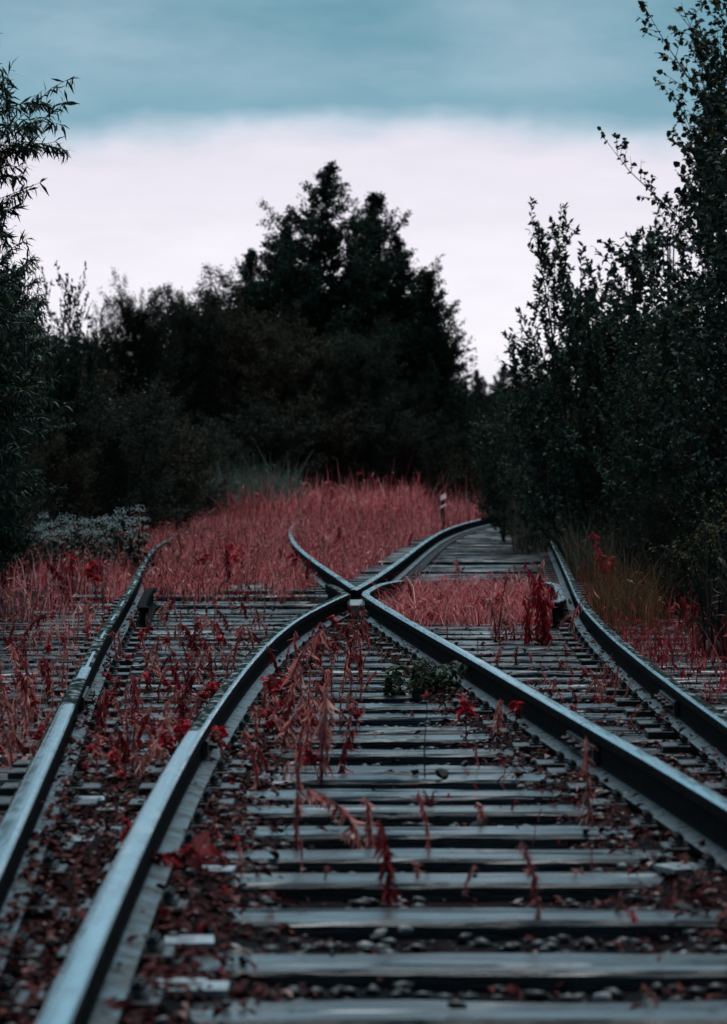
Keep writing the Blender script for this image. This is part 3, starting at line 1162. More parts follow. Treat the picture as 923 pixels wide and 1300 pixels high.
PROTO = {
    'birch_a': grow(1, 10.0, 4.6, pyramid, 190, 0.05, 0.95, 0.22, 110000, 0.095, 0.62, 'kite', 'dark_bark', 'leaf_birch', 0.15, hang=.35, twig_len=0.55, fuzz=0.05, clump=0.6),
    'birch_b': grow(2, 10.0, 4.4, pyramid, 190, 0.04, 0.85, 0.22, 110000, 0.095, 0.62, 'kite', 'dark_bark', 'leaf_birch', 0.05, hang=.25, twig_len=0.55, wander=.02, fuzz=0.05, clump=0.6),
    'round_a': grow(3, 7.0, 3.0, bushy, 120, 0.03, 1.0, 0.20, 80000, 0.095, 0.5, 'kite', 'dark_bark', 'leaf_brown', 0.1, hang=.2, twig_len=0.5, fuzz=0.07, clump=0.55),
    'round_b': grow(4, 7.0, 2.8, ovate, 120, 0.03, 0.85, 0.20, 80000, 0.095, 0.45, 'kite', 'dark_bark', 'leaf_willow', 0.02, hang=.15, twig_len=0.5, fuzz=0.07, clump=0.55),
    'bush_a': grow(5, 3.0, 1.5, bushy, 75, 0.02, 0.9, 0.14, 30000, 0.062, 0.5, 'kite', 'dark_bark', 'leaf_willow', 0.1, hang=.2, twig_len=0.34, stems=3, trunk_r=0.02, fuzz=0.05),
    'bush_b': grow(6, 3.0, 1.4, ovate, 75, 0.02, 0.8, 0.14, 30000, 0.062, 0.55, 'kite', 'dark_bark', 'leaf_brown', 0.05, hang=.2, twig_len=0.34, stems=3, trunk_r=0.02, fuzz=0.05),
    'near_birch': grow(7, 5.2, 1.25, ovate, 64, 0.06, 0.78, 0.11, 7200, 0.060, 0.80, 'ovate', 'dark_bark', 'leaf_near', 0.0, hang=.45, twig_len=0.30, wander=.012, trunk_r=0.032),
    'sallow': grow(8, 3.6, 1.2, bushy, 66, 0.05, 0.54, 0.11, 10500, 0.078, 0.45, 'ovate', 'dark_bark', 'leaf_near', -0.12, hang=-0.25, twig_len=0.30, stems=3, trunk_r=0.022),
    'sallow_b': grow(9, 3.2, 1.0, bushy, 52, 0.04, 0.6, 0.11, 7500, 0.070, 0.5, 'ovate', 'dark_bark', 'leaf_near', -0.05, hang=0.1, twig_len=0.28, stems=2, trunk_r=0.020),
    'willow': grow(12, 3.9, 1.0, ovate, 120, 0.10, 0.62, 0.10, 42000, 0.100, 0.18, 'lance', 'dark_bark', 'leaf_near', 0.12, curl=.35, hang=.35, twig_len=0.38, trunk_r=0.026),
    'yellow_bush': grow(13, 1.7, 0.7, bushy, 40, 0.03, 0.7, 0.12, 900, 0.055, 0.6, 'ovate', 'dark_bark', 'leaf_yellow', 0.0, hang=.2, twig_len=0.24, stems=2, trunk_r=0.012),
}


def tree(name, proto, x, y, h, label, cat, group, wide=1.0, rz=None, bottom=-0.06):
    me_t, me_c = PROTO[proto]
    H0 = max(v.co.z for v in me_t.vertices)
    s = (h - bottom) / H0
    o = empty(name, (x, y, bottom), RNG.uniform(0, 6.28) if rz is None else rz)
    o.scale = (s * wide, s * wide, s)
    link("trunk", me_t, o)
    link("crown", me_c, o)
    tag(o, label, cat, group)
    return o


def tree_px(name, proto, px, top, y, label, cat, group, wide=1.0, rz=None):
    return tree(name, proto, ax(px, y), y, az(top, y), label, cat, group, wide, rz)


GT = "trees closing the view behind the red grass"
for a in [
    ("birch_tree", 'birch_a', 413, 208, 76, "tallest dark pointed tree in the middle, left of the twin peaks", 1.12),
    ("birch_tree", 'birch_b', 477, 244, 78, "dark pointed tree, the lower right of the twin peaks in the middle", 1.08),
    ("birch_tree", 'birch_b', 532, 346, 74, "dark tree with stepped right flank, last before the bright gap of sky", 0.95),
    ("birch_tree", 'birch_a', 505, 300, 77, "dark tree filling the right shoulder of the twin peaks", 0.95),
    ("birch_tree", 'birch_a', 556, 415, 80, "low dark tree at the foot of the bright gap of sky", 0.8),
    ("birch_tree", 'birch_b', 342, 288, 78, "thin-topped tree just left of the twin peaks", 1.1),
    ("birch_tree", 'birch_a', 306, 318, 77, "dark tree filling the left shoulder, between the thin-topped one and the brownish rounded one", 1.1),
    ("broadleaf_tree", 'round_a', 290, 335, 72, "brownish rounded tree left of the thin-topped tree", 1.1),
    ("broadleaf_tree", 'round_b', 232, 340, 70, "rounded dark tree, third top from the left edge", 0.95),
    ("broadleaf_tree", 'round_b', 172, 345, 66, "narrow rounded tree, second top from the left edge", 0.75),
    ("broadleaf_tree", 'round_a', 118, 378, 68, "wide brownish tree behind the thin sapling on the left", 1.0),
    ("broadleaf_tree", 'round_b', 40, 395, 64, "dark tree low behind the hanging willow branches", 1.1),
    ("broadleaf_tree", 'round_a', 385, 380, 70, "brownish full tree below the tallest pointed tree", 1.1),
    ("broadleaf_tree", 'round_b', 455, 400, 69, "full dark tree at the centre, in front of the twin peaks", 1.0),
    ("broadleaf_tree", 'round_b', 520, 470, 72, "low dark tree at the right foot of the twin peaks", 0.8),
    ("broadleaf_tree", 'round_b', -40, 380, 62, "dark tree mostly beyond the left edge of the frame", 1.1),
]:
    tree_px(a[0], a[1], a[2], a[3], a[4], a[5], "tree", GT, a[6])
GF = "far trees in the gap above the track"
for px, top, y, pr, lab in [(596, 486, 118, 'birch_a', "small far pointed tree in the bright gap of sky"),
                            (614, 470, 124, 'birch_b', "tiny far spire just right of the bright gap"),
                            (636, 462, 112, 'birch_a', "far hazy tree partly behind the leafy sprays on the right"),
                            (575, 520, 112, 'birch_b', "far tree low between the dark flank and the gap"),
                            (655, 470, 95, 'round_b', "far rounded tree behind the sallow on the right"),
                            (690, 440, 90, 'round_a', "far brownish tree behind the tall sallow on the right"),
                            (760, 420, 84, 'birch_a', "far tree hidden behind the right-hand saplings"),
                            (850, 400, 80, 'round_b', "far tree behind the young pine on the right")]:
    tree_px("far_tree", pr, px, top, y, lab, "tree", GF, 0.9)
GB = "dark bushes along the left of the line"
for px, top, y, pr, w, lab in [(40, 440, 44, 'bush_a', 1.25, "dark bush at the left edge, above the white flowers"),
                               (110, 455, 46, 'bush_b', 1.2, "brownish bush above the white flowers"),
                               (165, 480, 44, 'bush_a', 1.15, "dark bush between the white flowers and the pale grass"),
                               (215, 500, 48, 'bush_b', 1.1, "lower brownish bush left of the pale grass"),
                               (-30, 470, 38, 'bush_a', 1.2, "dark bush half beyond the left edge of the frame"),
                               (75, 540, 41, 'bush_b', 1.1, "low dark bush under the left edge trees, nearest the rails"),
                               (250, 530, 56, 'bush_a', 1.2, "small dark bush at the left end of the pale grass"),
                               (330, 500, 66, 'bush_a', 1.5, "dark bush just behind the pale grass"),
                               (400, 490, 67, 'bush_b', 1.5, "brownish bush behind the right end of the pale grass"),
                               (470, 500, 68, 'bush_a', 1.4, "dark bush at the back of the red grass, under the twin peaks"),
                               (535, 520, 68, 'bush_a', 1.3, "dark bush behind the pink marker post"),
                               (590, 560, 74, 'bush_b', 1.2, "low bush where the right-hand track disappears"),
                               (10, 600, 31, 'bush_a', 1.0, "low dark bush at the left edge beside the red weeds")]:
    tree_px("bush", pr, px, top, y, lab, "bush", GB, w)
GR = "saplings and bushes along the right of the line"
for name, pr, px, top, y, w, lab in [
    ("birch_sapling", 'near_birch', 922, 12, 27.0, 0.95, "tall birch sapling with clear dark leaves reaching the top right corner"),
    ("birch_sapling", 'near_birch', 896, 110, 29.5, 0.85, "second birch sapling, its top against the bright sky left of the tall one"),
    ("birch_sapling", 'near_birch', 960, 60, 24.5, 1.2, "birch sapling mostly beyond the right edge of the frame"),
    ("birch_sapling", 'near_birch', 945, -60, 25.5, 1.1, "tallest birch sapling at the right edge, its top cut off by the frame"),
    ("sallow", 'sallow', 762, 256, 33.5, 0.95, "upright sallow with ovate leaves, highest of the group right of the gap"),
    ("sallow", 'sallow_b', 806, 272, 32.0, 0.95, "leafy sallow between the highest sallow and the young pine"),
    ("sallow", 'sallow_b', 716, 335, 36.0, 1.0, "sallow spreading its leaf sprays left over the bright gap"),
    ("sallow", 'sallow_b', 672, 425, 41.0, 1.0, "low sallow with leaf sprays at the right edge of the gap"),
    ("sallow", 'sallow_b', 640, 490, 47.0, 1.1, "small sallow at the end of the right-hand thicket"),
    ("sallow", 'sallow_b', 835, 370, 29.0, 1.05, "sallow in front of the young pine"),
    ("bush", 'bush_b', 640, 520, 52.0, 1.0, "brownish bush at the left end of the right-hand thicket"),
    ("bush", 'bush_a', 690, 500, 44.0, 1.0, "dark bush over the place where the far right rail vanishes"),
    ("bush", 'bush_a', 745, 450, 38.0, 1.0, "dark bush below the highest sallow"),
    ("bush", 'bush_b', 800, 460, 34.0, 1.0, "brownish bush below the leafy sallow"),
    ("bush", 'bush_a', 862, 430, 30.0, 1.0, "dark bush under the two birch saplings"),
    ("bush", 'bush_b', 925, 480, 26.0, 0.9, "dark bush at the right edge of the frame above the yellow leaves"),
    ("bush", 'bush_a', 780, 560, 33.0, 0.8, "low dark bush behind the tall red fireweed"),
    ("bush", 'bush_a', 840, 600, 27.5, 0.75, "low dark bush right of the tall red fireweed"),
    ("bush", 'bush_a', 905, 620, 24.0, 0.7, "low dark bush nearest the sleeper ends on the right"),
    ("yellowing_bush", 'yellow_bush', 868, 660, 25.0, 1.2, "small bush with yellowing leaves at the right"),
    ("yellowing_bush", 'yellow_bush', 905, 590, 23.0, 1.1, "tall thin bush with pale leaves at the right edge"),
]:
    tree_px(name, pr, px, top, y, lab, "bush" if "bush" in name else "tree", GR, w)
tree_px("willow_tree", 'willow', -54, -10, 20.5, "near willow with long hanging leaves reaching in at the left edge", "tree", None, 0.95, 3.4)
tree_px("willow_tree", 'willow', -10, 310, 24.0, "smaller willow whose spray of long leaves spreads below the near willow", "tree", None, 0.9, 2.1)
tree_px("sapling", 'sallow', 84, 332, 44.0, "thin sapling with a feathery top behind the willow sprays", "tree", None, 0.55)


def pine():
    y = 31.0
    x = ax(848, y)
    o = empty("young_pine", (x, y, -0.06))
    tag(o, "young pine with pale bare candle shoots standing up between the sallows and the birch", "tree")
    h = az(292, y) + 0.06
    mb = MB()
    mb.tube([(0, 0, 0), (0.01, 0, h * .5), (0, 0, h * .8), (-0.005, 0, h)], [0.035, 0.025, 0.014, 0.006], 7)
    r = np.random.default_rng(4)
    tips = [((0, 0, h * .8), (-0.005, 0, h))]
    for i in range(34):
        z = h * (0.25 + 0.62 * i / 34)
        a = i * 2.4
        l = 0.55 * (1 - i / 40) + 0.05
        b = (l * math.cos(a), l * math.sin(a), z + l * 0.55)
        mb.tube([(0, 0, z), (b[0] * .55, b[1] * .55, z + l * .18), b], [0.012, 0.008, 0.004], 4)
        tips.append(((b[0] * .4, b[1] * .4, z + l * .15), b))
    for sx in (-0.055, 0.06, 0.02):
        b = (sx, 0.03 * (sx > 0), h * 0.97)
        mb.tube([(0, 0, h * .83), (sx * .8, 0, h * .88), b], [0.010, 0.009, 0.006], 5)
        tips.append(((sx * .8, 0, h * .88), b))
    link("trunk", mb.mesh("trunk", M["pine_bark"], True), o)
    P, D = [], []
    for a, b in tips:
        a, b = np.array(a), np.array(b)
        for _ in range(130):
            f = r.random()
            P.append(a + (b - a) * f)
            D.append((b - a) / np.linalg.norm(b - a) + r.normal(0, .35, 3))
    n = len(P)
    L = r.uniform(0.025, 0.05, n)
    V, Fc = leaf_quads(np.array(P), np.array(D), r.normal(0, 1, (n, 3)), L, L * .07, 'kite', 0)
    link("crown", mesh("crown", V, Fc, M["needle"]), o)


pine()


def far_wood():
    """the wood beyond, seen only as a dark mass between the trunks"""
    r = np.random.default_rng(8)
    parts = []
    n = 60000
    x = r.uniform(-70, 70, n)
    y = r.uniform(100, 150, n)
    gap = np.abs(x - (600 - 461.5) / F * y) < 1.2
    top = 1 + y * (0.043 + 0.006 * np.sin(x * 0.8) + 0.004 * np.sin(x * 2.3 + 1))
    top = np.where((x > 1.5) & (x < 9), 1 + y * 0.024, top)
    z = r.random(n) * top
    P = np.stack([x, y, z], 1)
    D = r.normal(0, 1, (n, 3))
    L = r.uniform(.25, .5, n)
    V, Fc = leaf_quads(P, D, r.normal(0, 1, (n, 3)), L, L * .7, 'kite', 0.1)
    tag(link("far_wood", mesh("far_wood", V, Fc, M["leaf_birch"])), "dark far wood closing the view", "wood", kind="stuff")


far_wood()


# ------------------------------------------------------------------ grass and undergrowth
def field(name, n, xf, yr, hf, wr, lean, m, label, cat, leafy=0.0, power=1.0, z=-0.045, patch=0.0, leafL=0.05, keepf=None):
    r = np.random.default_rng(abs(hash(name)) % 1000 if False else sum(map(ord, name)))
    y = yr[0] + (yr[1] - yr[0]) * r.random(n) ** power
    x = np.array([r.uniform(*xf(v)) for v in y])
    if patch:
        w = np.sin(x * 5.1 + 1) * np.sin(y * 1.9) + np.sin(x * 2.3 + y * 0.9) + r.normal(0, .5, n)
        kp = w > -1.6 + patch
        x, y = x[kp], y[kp]
    if keepf is not None:
        kp = np.array([keepf(a, b) for a, b in zip(x, y)])
        x, y = x[kp], y[kp]
    n = len(x)
    H = np.array([hf(a, b) for a, b in zip(x, y)]) * r.lognormal(0, .28, n)
    P = np.stack([x, y, np.full(n, z)], 1)
    parts = [blades(P, H, r.uniform(*wr, n), np.abs(r.normal(lean, .18, n)), r)]
    if leafy:
        k = int(n * leafy)
        i = r.integers(0, n, k)
        f = r.uniform(.25, 1.0, k)
        Q = P[i] + np.stack([r.normal(0, .03, k), r.normal(0, .03, k), H[i] * f], 1)
        a = r.uniform(0, 6.28, k)
        D = np.stack([np.cos(a), np.sin(a), r.normal(-.5, .6, k)], 1)
        L = leafL * r.uniform(.5, 1.3, k)
        v, fc = leaf_quads(Q, D, norm(r.normal(0, .5, (k, 3)) + np.array([[0, 0, 1]])), L, L * .3, 'lance', .4)
        parts.append((v, fc))
    V, Fc = join_parts(parts)
    return tag(link(name, mesh(name, V, Fc, M[m])), label, cat, kind="stuff")


# red grass filling the left-hand track beyond the crossing
def clear_rail(x, y):
    for q in 'ABCD':
        if abs(x - rx(q, y)) < 0.10:
            return False
    return True


def ragged(x, y):
    """ragged near edge of the red grass"""
    return y > 26.6 + 2.2 * math.sin(x * 2.7 + 1) * math.sin(x * 7.3) + 2.6 * random.random() ** 2 + (1.2 if x > -1.0 else 0)


field("red_grass", 56000, lambda y: (rx('A', y) - 0.3, rx('B', y) - 0.45 if y > 29 else rx('C', y) - 0.05), (25.6, 66),
      lambda x, y: (0.14 + 0.12 * min(1, max(0, (y - 34) / 16)) + (0.22 if y > 55 else 0)) * (0.95 + 0.30 * math.sin(x * 3.1 + y * 0.9) * math.sin(y * 1.7 - x * 5)), (0.004, 0.011), 0.3, "red_grass",
      "tall rose-red grass filling the left-hand track beyond the crossing", "red grass", leafy=0.9, power=1.25, leafL=0.045, patch=0.35,
      keepf=lambda x, y: ragged(x, y) and not (abs(x - 1.45) < 0.10 and y > 49) and (abs(x - rx('A', y)) > 0.05 or y > 52) and (abs(x - rx('C', y)) > 0.07 or y > 40))
M["rust"] = leaf_mat("rusty_brown_weeds", [(0, (0.05, 0.012, 0.012)), (0.5, (0.24, 0.045, 0.042)), (0.85, (0.42, 0.11, 0.085)), (1, (0.22, 0.16, 0.08))], 0.4, 0.7, 0.1, tint_obj=0)
field("rust_weeds", 4500, lambda y: (rx('A', y) - 0.8, rx('B', y) - 0.5 if y > 29 else rx('C', y) - 0.1), (25.8, 60),
      lambda x, y: 0.19 + 0.15 * min(1, max(0, (y - 32) / 18)), (0.006, 0.013), 0.3, "rust",
      "darker rust-brown weeds mixed into the red grass", "red weeds", leafy=1.2, leafL=0.06, patch=1.3,
      keepf=lambda x, y: (abs(x - rx('A', y)) > 0.06 or y > 52) and (abs(x - rx('C', y)) > 0.08 or y > 40))
field("red_weeds", 4600, lambda y: (rx('A', y) - 2.0, rx('A', y) - 0.12), (23, 60),
      lambda x, y: 0.20 + 0.006 * (y - 20), (0.005, 0.012), 0.25, "red_grass", "sparser red weeds left of the far left rail", "red weeds", leafy=0.9, patch=1.1)
field("red_weeds", 700, lambda y: (rx('A', y) - 1.1, rx('A', y) - 0.1), (11, 24),
      lambda x, y: 0.13, (0.004, 0.008), 0.3, "red_weed", "low red weeds on the sleeper ends at the left edge", "red weeds", leafy=1.0, patch=1.0)
field("dry_grass", 6500, lambda y: (rx('C', y) + 0.14 if y < 23 else rx('B', y) + 0.25, rx('D', y) - 0.2), (21.6, 27.6),
      lambda x, y: 0.17, (0.004, 0.009), 0.75, "red_grass", "matted dry red grass right of the crossing", "dry grass", leafy=0.3)
field("red_grass_back", 9000, lambda y: (-2.5, 1.15), (56, 70), lambda x, y: 0.55, (0.014, 0.03), 0.2, "red_grass",
      "taller red willowherb at the back of the field", "red grass", leafy=0.6, leafL=.1, keepf=lambda x, y: x < rx('B', y) - 0.5)
field("pale_grass", 7000, lambda y: (-3.1, -1.2), (57.5, 62), lambda x, y: 0.70, (0.012, 0.026), 0.15, "grass_pale",
      "pale green tall grass behind the red field", "grass", leafy=0.2, leafL=.12)
field("dark_undergrowth", 24000, lambda y: (rx('A', y) - 5.5, rx('A', y) - 1.2 - 0.012 * (y - 22)), (20, 66), lambda x, y: 0.40 + 0.008 * (y - 20),
      (0.010, 0.03), 0.3, "weed_dark", "dark weeds and tall grass left of the line", "undergrowth", leafy=1.2, leafL=.09)
field("dark_undergrowth", 24000, lambda y: (rx('D', y) + 0.75 + 0.3 * math.sin(y), rx('D', y) + 5.0), (17.5, 62), lambda x, y: 0.42,
      (0.010, 0.028), 0.3, "weed_dark", "dark weeds and tall grass right of the line", "undergrowth", leafy=1.2, leafL=.08)
field("olive_grass", 11000, lambda y: (rx('B', y) + 0.75 if y > 50 else rx('D', y) - 0.5 if y > 40 else rx('D', y) + 0.1, rx('D', y) + 1.3), (29, 66), lambda x, y: 0.62 if y > 40 else 0.42,
      (0.008, 0.018), 0.25, "grass_olive", "dull olive and tan grass over the right-hand track's far end", "grass", leafy=0.3, leafL=.09)
field("yellow_grass", 700, lambda y: (rx('D', y) + 0.12, rx('D', y) + 0.55), (20.5, 25), lambda x, y: 0.36, (0.004, 0.009), 0.35, "grass_yellow",
      "yellow and orange grass right of the far right rail", "grass", leafy=0.1)
field("red_weeds", 2600, lambda y: (rx('D', y) + 0.12, rx('D', y) + 1.1), (14, 36), lambda x, y: 0.20, (0.004, 0.009), 0.35, "red_deep",
      "dark red weeds along the far right rail", "red weeds", leafy=1.0, patch=1.0)


# ------------------------------------------------------------------ single plants
def weed_mesh(seed, h, nleaf, leafL, leafW, droop, m, bend=0.3, curl=0.5, top_only=False, stems=1, spread=0.05, stem_m="stem", stem_r=0.0032):
    r = np.random.default_rng(seed)
    mb = MB()
    P, D = [], []
    for s in range(stems):
        a = r.uniform(0, 6.28)
        hh = h * (1 if s == 0 else r.uniform(.55, .95))
        off = np.array([math.cos(a), math.sin(a)]) * spread * r.random() * (s > 0)
        bd = bend * r.uniform(.5, 1.3)
        a2 = r.uniform(0, 6.28)
        pts = []
        for i in range(8):
            t = i / 7
            q = bd * hh * t ** 2.2
            pts.append(np.array([off[0] + math.cos(a2) * q, off[1] + math.sin(a2) * q, hh * (t - 0.30 * bd * t ** 4) - 0.05 * (i == 0)]))
        mb.tube(pts, [stem_r * (1.1 - .75 * i / 7) for i in range(8)], 5)
        for k in range(nleaf // stems):
            t = r.uniform(.55 if top_only else .12, 1.0)
            f = t * 7
            i = min(int(f), 6)
            P.append(pts[i] + (pts[i + 1] - pts[i]) * (f - i))
            b = r.uniform(0, 6.28)
            D.append((math.cos(b), math.sin(b), r.normal(-droop, .35)))
    n = len(P)
    P, D = np.array(P), np.array(D)
    L = leafL * r.uniform(.5, 1.25, n)
    kind = 'lance' if leafW < .4 else 'ovate'
    V, Fc = leaf_quads(P, D, norm(r.normal(0, .4, (n, 3)) + np.array([[0, 0, 1]])), L, L * leafW, kind, curl)
    return mb.mesh("stem", M[stem_m]), mesh("leaves", V, Fc, M[m])


WEEDS = {
    'droop': [weed_mesh(100 + i, 0.30, (110, 70, 130, 60, 90, 44)[i], (0.042, 0.050, 0.034, 0.040, 0.048, 0.056)[i], (0.16, 0.2, 0.18, 0.14, 0.13, 0.16)[i], (1.3, 0.9, 1.6, 0.6, 1.5, 1.2)[i], "red_weed", (0.30, 0.5, 0.15, 0.55, 0.2, 0.4)[i], 0.6) for i in range(6)],
    'droop_dark': [weed_mesh(120 + i, 0.30, 90, 0.052, 0.17, 1.2, "red_deep", 0.35, 0.6) for i in range(3)],
    'pink': [weed_mesh(140 + i, 0.22, 100, 0.038, 0.20, 1.0, "red_pink", 0.4, 0.6) for i in range(3)],
    'column': [weed_mesh(160 + i, 0.33, 90, 0.036, 0.22, 1.6, "red_weed", 0.05, 0.5) for i in range(2)],
    'leafy': [weed_mesh(180 + i, 0.22, 30, 0.042, 0.62, 0.3, "red_bright", 0.25, 0.25, top_only=True) for i in range(3)],
    'creeper': [weed_mesh(200, 0.16, 60, 0.05, 0.55, 0.2, "red_deep", 0.7, 0.3, stems=6, spread=.10)],
    'clump': [weed_mesh(210, 0.55, 520, 0.045, 0.30, 0.8, "red_bright", 0.3, 0.6, stems=9, spread=.16),
              weed_mesh(211, 0.5, 480, 0.045, 0.16, 1.0, "red_weed", 0.4, 0.6, stems=10, spread=.20)],
    'fireweed': [weed_mesh(220, 0.62, 260, 0.065, 0.26, 0.3, "red_bright", 0.12, 0.4, stems=3, spread=.08)],
    'green': [weed_mesh(230, 0.20, 420, 0.034, 0.6, 0.1, "leaf_green", 0.6, 0.3, stems=16, spread=.17, stem_m="stem_green", stem_r=.002)],
}


def weed(kind, i, px, py, top, label, group=None, z=-0.03, wide=1.0, name="withered_weed", rz=None):
    X, Y = at(px, py, z)
    st, lf = WEEDS[kind][i % len(WEEDS[kind])]
    h0 = max(max(v.co.z for v in lf.vertices), max(v.co.z for v in st.vertices))
    h = az(top, Y) - z
    s = max(h, 0.03) / h0
    o = empty(name, (X, Y, z), RNG.uniform(0, 6.28) if rz is None else rz)
    o.scale = (s * wide, s * wide, s)
    link("stem", st, o)
    link("leaves", lf, o)
    tag(o, label, "plant", group)
    return o


for a in [
    ('column', 0, 376, 1088, 944, "tall narrow red weed standing alone left of the middle, leaves hanging down its stem", 1.0),
    ('pink', 0, 452, 1074, 1002, "pink withered weed in the middle of the sleepers, broad and bushy", 1.9),
    ('pink', 1, 470, 1080, 1012, "pink withered weed close beside the broad pink one, its leaves fallen right", 1.2),
    ('droop_dark', 0, 494, 1155, 1035, "dark red drooping weed in front of the pink clump", 1.0),
    ('droop', 0, 545, 1098, 1003, "slender pale red weed with hanging tip right of the pink clump", 0.7),
    ('droop', 1, 612, 1052, 1014, "small bowed red weed on the right half of the sleepers", 1.5),
    ('droop', 2, 685, 1180, 1068, "bowed red weed with hanging leaves in the right foreground", 1.1),
    ('droop', 3, 306, 1128, 1064, "short red weed near the left end of the front sleepers", 0.9),
    ('droop', 0, 327, 1010, 924, "drooping red weed standing by the left inner rail's joint, farthest right of three", 0.9),
    ('droop', 2, 286, 990, 930, "drooping red weed by the left inner rail's joint, middle of three", 0.9),
    ('droop', 1, 262, 965, 920, "red weed leaning on the left inner rail at its joint", 1.1),
    ('pink', 2, 408, 1000, 888, "tall pale withered weed behind the tall narrow red one", 0.9),
    ('droop', 1, 366, 905, 800, "tall withered red weed at the bend of the left inner rail", 0.9),
    ('column', 1, 378, 880, 800, "narrow red weed just right of the bend of the left inner rail", 1.4),
    ('leafy', 0, 592, 945, 878, "scarlet leafy plant standing among the grey sleepers", 1.0),
    ('leafy', 1, 655, 1040 - 100, 890, "red leafy plant left of the right-hand dark rail", 1.2),
    ('pink', 0, 632, 948, 884, "pale pink withered weed beside the red leafy plant", 1.0),
    ('droop', 3, 748, 1055, 938, "red weed with broad curled leaves in front of the right-hand dark rail's joint", 0.9),
    ('creeper', 0, 232, 1130, 1050, "dark red creeping plant sprawling over the foot of the left foreground rail", 1.2),
    ('leafy', 2, 158, 1108, 1040, "small dark red sprig on top of the left foreground rail's side", 0.9),
    ('pink', 1, 532, 1125, 1092, "tiny pink withered tuft between the third and fourth sleepers", 1.4),
    ('droop', 0, 412, 1128, 1100, "tiny red tuft left of the dark drooping weed", 1.4),
    ('pink', 2, 590, 1140, 1098, "tiny pale sprig right of the dark drooping weed", 0.8),
    ('droop', 1, 836, 1292, 1248, "short red weed at the bottom right of the front sleeper", 0.8),
    ('droop', 3, 660, 1285, 1255, "tiny red shoot on the front sleeper", 0.6),
    ('leafy', 0, 810, 1190, 1155, "small dark red leafy plant at the right end of the front sleepers", 1.3),
    ('clump', 0, 690, 822, 712, "big scarlet weed clump between the right-hand rails", 1.0),
    ('clump', 1, 668, 818, 705, "arching pink dry weed clump beside the scarlet one", 1.2),
    ('fireweed', 0, 768, 778, 676, "tall scarlet fireweed right of the far right rail", 1.1),
    ('clump', 1, 768, 885, 830, "low red tangled weed against the far right rail's foot", 1.0),
    ('leafy', 1, 430, 812, 780, "small scarlet plant right under the crossing", 1.3),
    ('leafy', 2, 474, 790, 762, "scarlet leaves at the foot of the crossing's right arm", 1.3),
    ('leafy', 0, 510, 812, 792, "scarlet plant left of the rail leaving the crossing to the lower right", 1.0),
    ('leafy', 1, 545, 800, 778, "small scarlet plant right of the crossing's lower right rail", 1.2),
    ('leafy', 2, 580, 795, 775, "scarlet plant at the edge of the matted dry grass", 1.2),
    ('droop_dark', 1, 175, 960, 905, "dark red weed between the two left rails", 1.3),
    ('droop_dark', 2, 230, 905, 840, "dark red weed between the two left rails, nearer the joint of the inner one", 1.3),
    ('pink', 1, 200, 980, 900, "pale withered weed between the two left rails", 1.0),
    ('pink', 0, 215, 1000, 935, "pale drooping weed beside the pale one between the two left rails", 0.9),
    ('droop_dark', 0, 250, 840, 790, "dark weed clump in the middle of the left track, before the red grass", 1.6),
    ('droop', 2, 296, 850, 795, "withered red weed in the middle of the left track, before the red grass", 1.4),
]:
    weed(a[0], a[1], a[2], a[3], a[4], a[5], None, -0.03, a[6])
weed('green', 0, 540, 888, 832, "low green shrub with small leaves beside the right-hand dark rail", None, -0.03, 1.0, "green_shrub")


def black_stalk():
    X, Y = at(540, 992, -0.02)
    o = empty("dry_stalk", (X, Y, -0.02))
    tag(o, "thin black upright stalk with a tiny red tip behind the doubled sleepers", "plant")
    h = az(882, Y) + 0.02
    mb = MB()
    mb.tube([(0, 0, -0.03), (-0.004, 0, h * .4), (0.006, 0, h * .8), (0.004, 0, h)], [0.0028, 0.0025, 0.002, 0.0014], 5)
    link("stem", mb.mesh("stem", M["stem_black"]), o)
    r = np.random.default_rng(3)
    n = 9
    P = np.tile([0.004, 0, h], (n, 1))
    D = r.normal(0, 1, (n, 3)) + np.array([[0, 0, .2]])
    L = r.uniform(.012, .024, n)
    V, Fc = leaf_quads(P, D, r.normal(0, 1, (n, 3)), L, L * .4, 'ovate', .2)
    link("leaves", mesh("leaves", V, Fc, M["red_deep"]), o)


black_stalk()

# smaller withered weeds scattered over the track: one mesh each, they are a few pixels wide
SMALL = []
for kd in ('droop', 'droop_dark', 'pink', 'column', 'leafy'):
    for st, lf in WEEDS[kd][:4]:
        V = np.array([v.co[:] for v in st.vertices])
        F1 = [tuple(p.vertices) for p in st.polygons]
        V2 = np.array([v.co[:] for v in lf.vertices])
        F2 = [tuple(i + len(V) for i in p.vertices) for p in lf.polygons]
        me = mesh("small_weed", np.concatenate([V, V2]), F1 + F2, [st.materials[0], lf.materials[0]], [0] * len(F1) + [1] * len(F2))
        SMALL.append(me)


def small_weeds(n, pxr, pyr, hr, label, group, test=None):
    r = np.random.default_rng(n + int(pxr[0]) + int(pyr[0]))
    c = 0
    tries = 0
    while c < n and tries < n * 40:
        tries += 1
        px, py = r.uniform(*pxr), r.uniform(*pyr)
        X, Y = at(px, py, -0.03)
        if min(abs(X - rx(q, Y)) for q in 'ABCD') < 0.08:
            continue
        if test and not test(X, Y):
            continue
        h = r.uniform(*hr)
        s = h / 0.3
        o = link("small_weed", SMALL[r.integers(len(SMALL))], None, (X, Y, -0.03), (r.normal(0, .12), r.normal(0, .12), r.uniform(0, 6.28)), (s * 1.2, s * 1.2, s))
        tag(o, label, "plant", group)
        c += 1


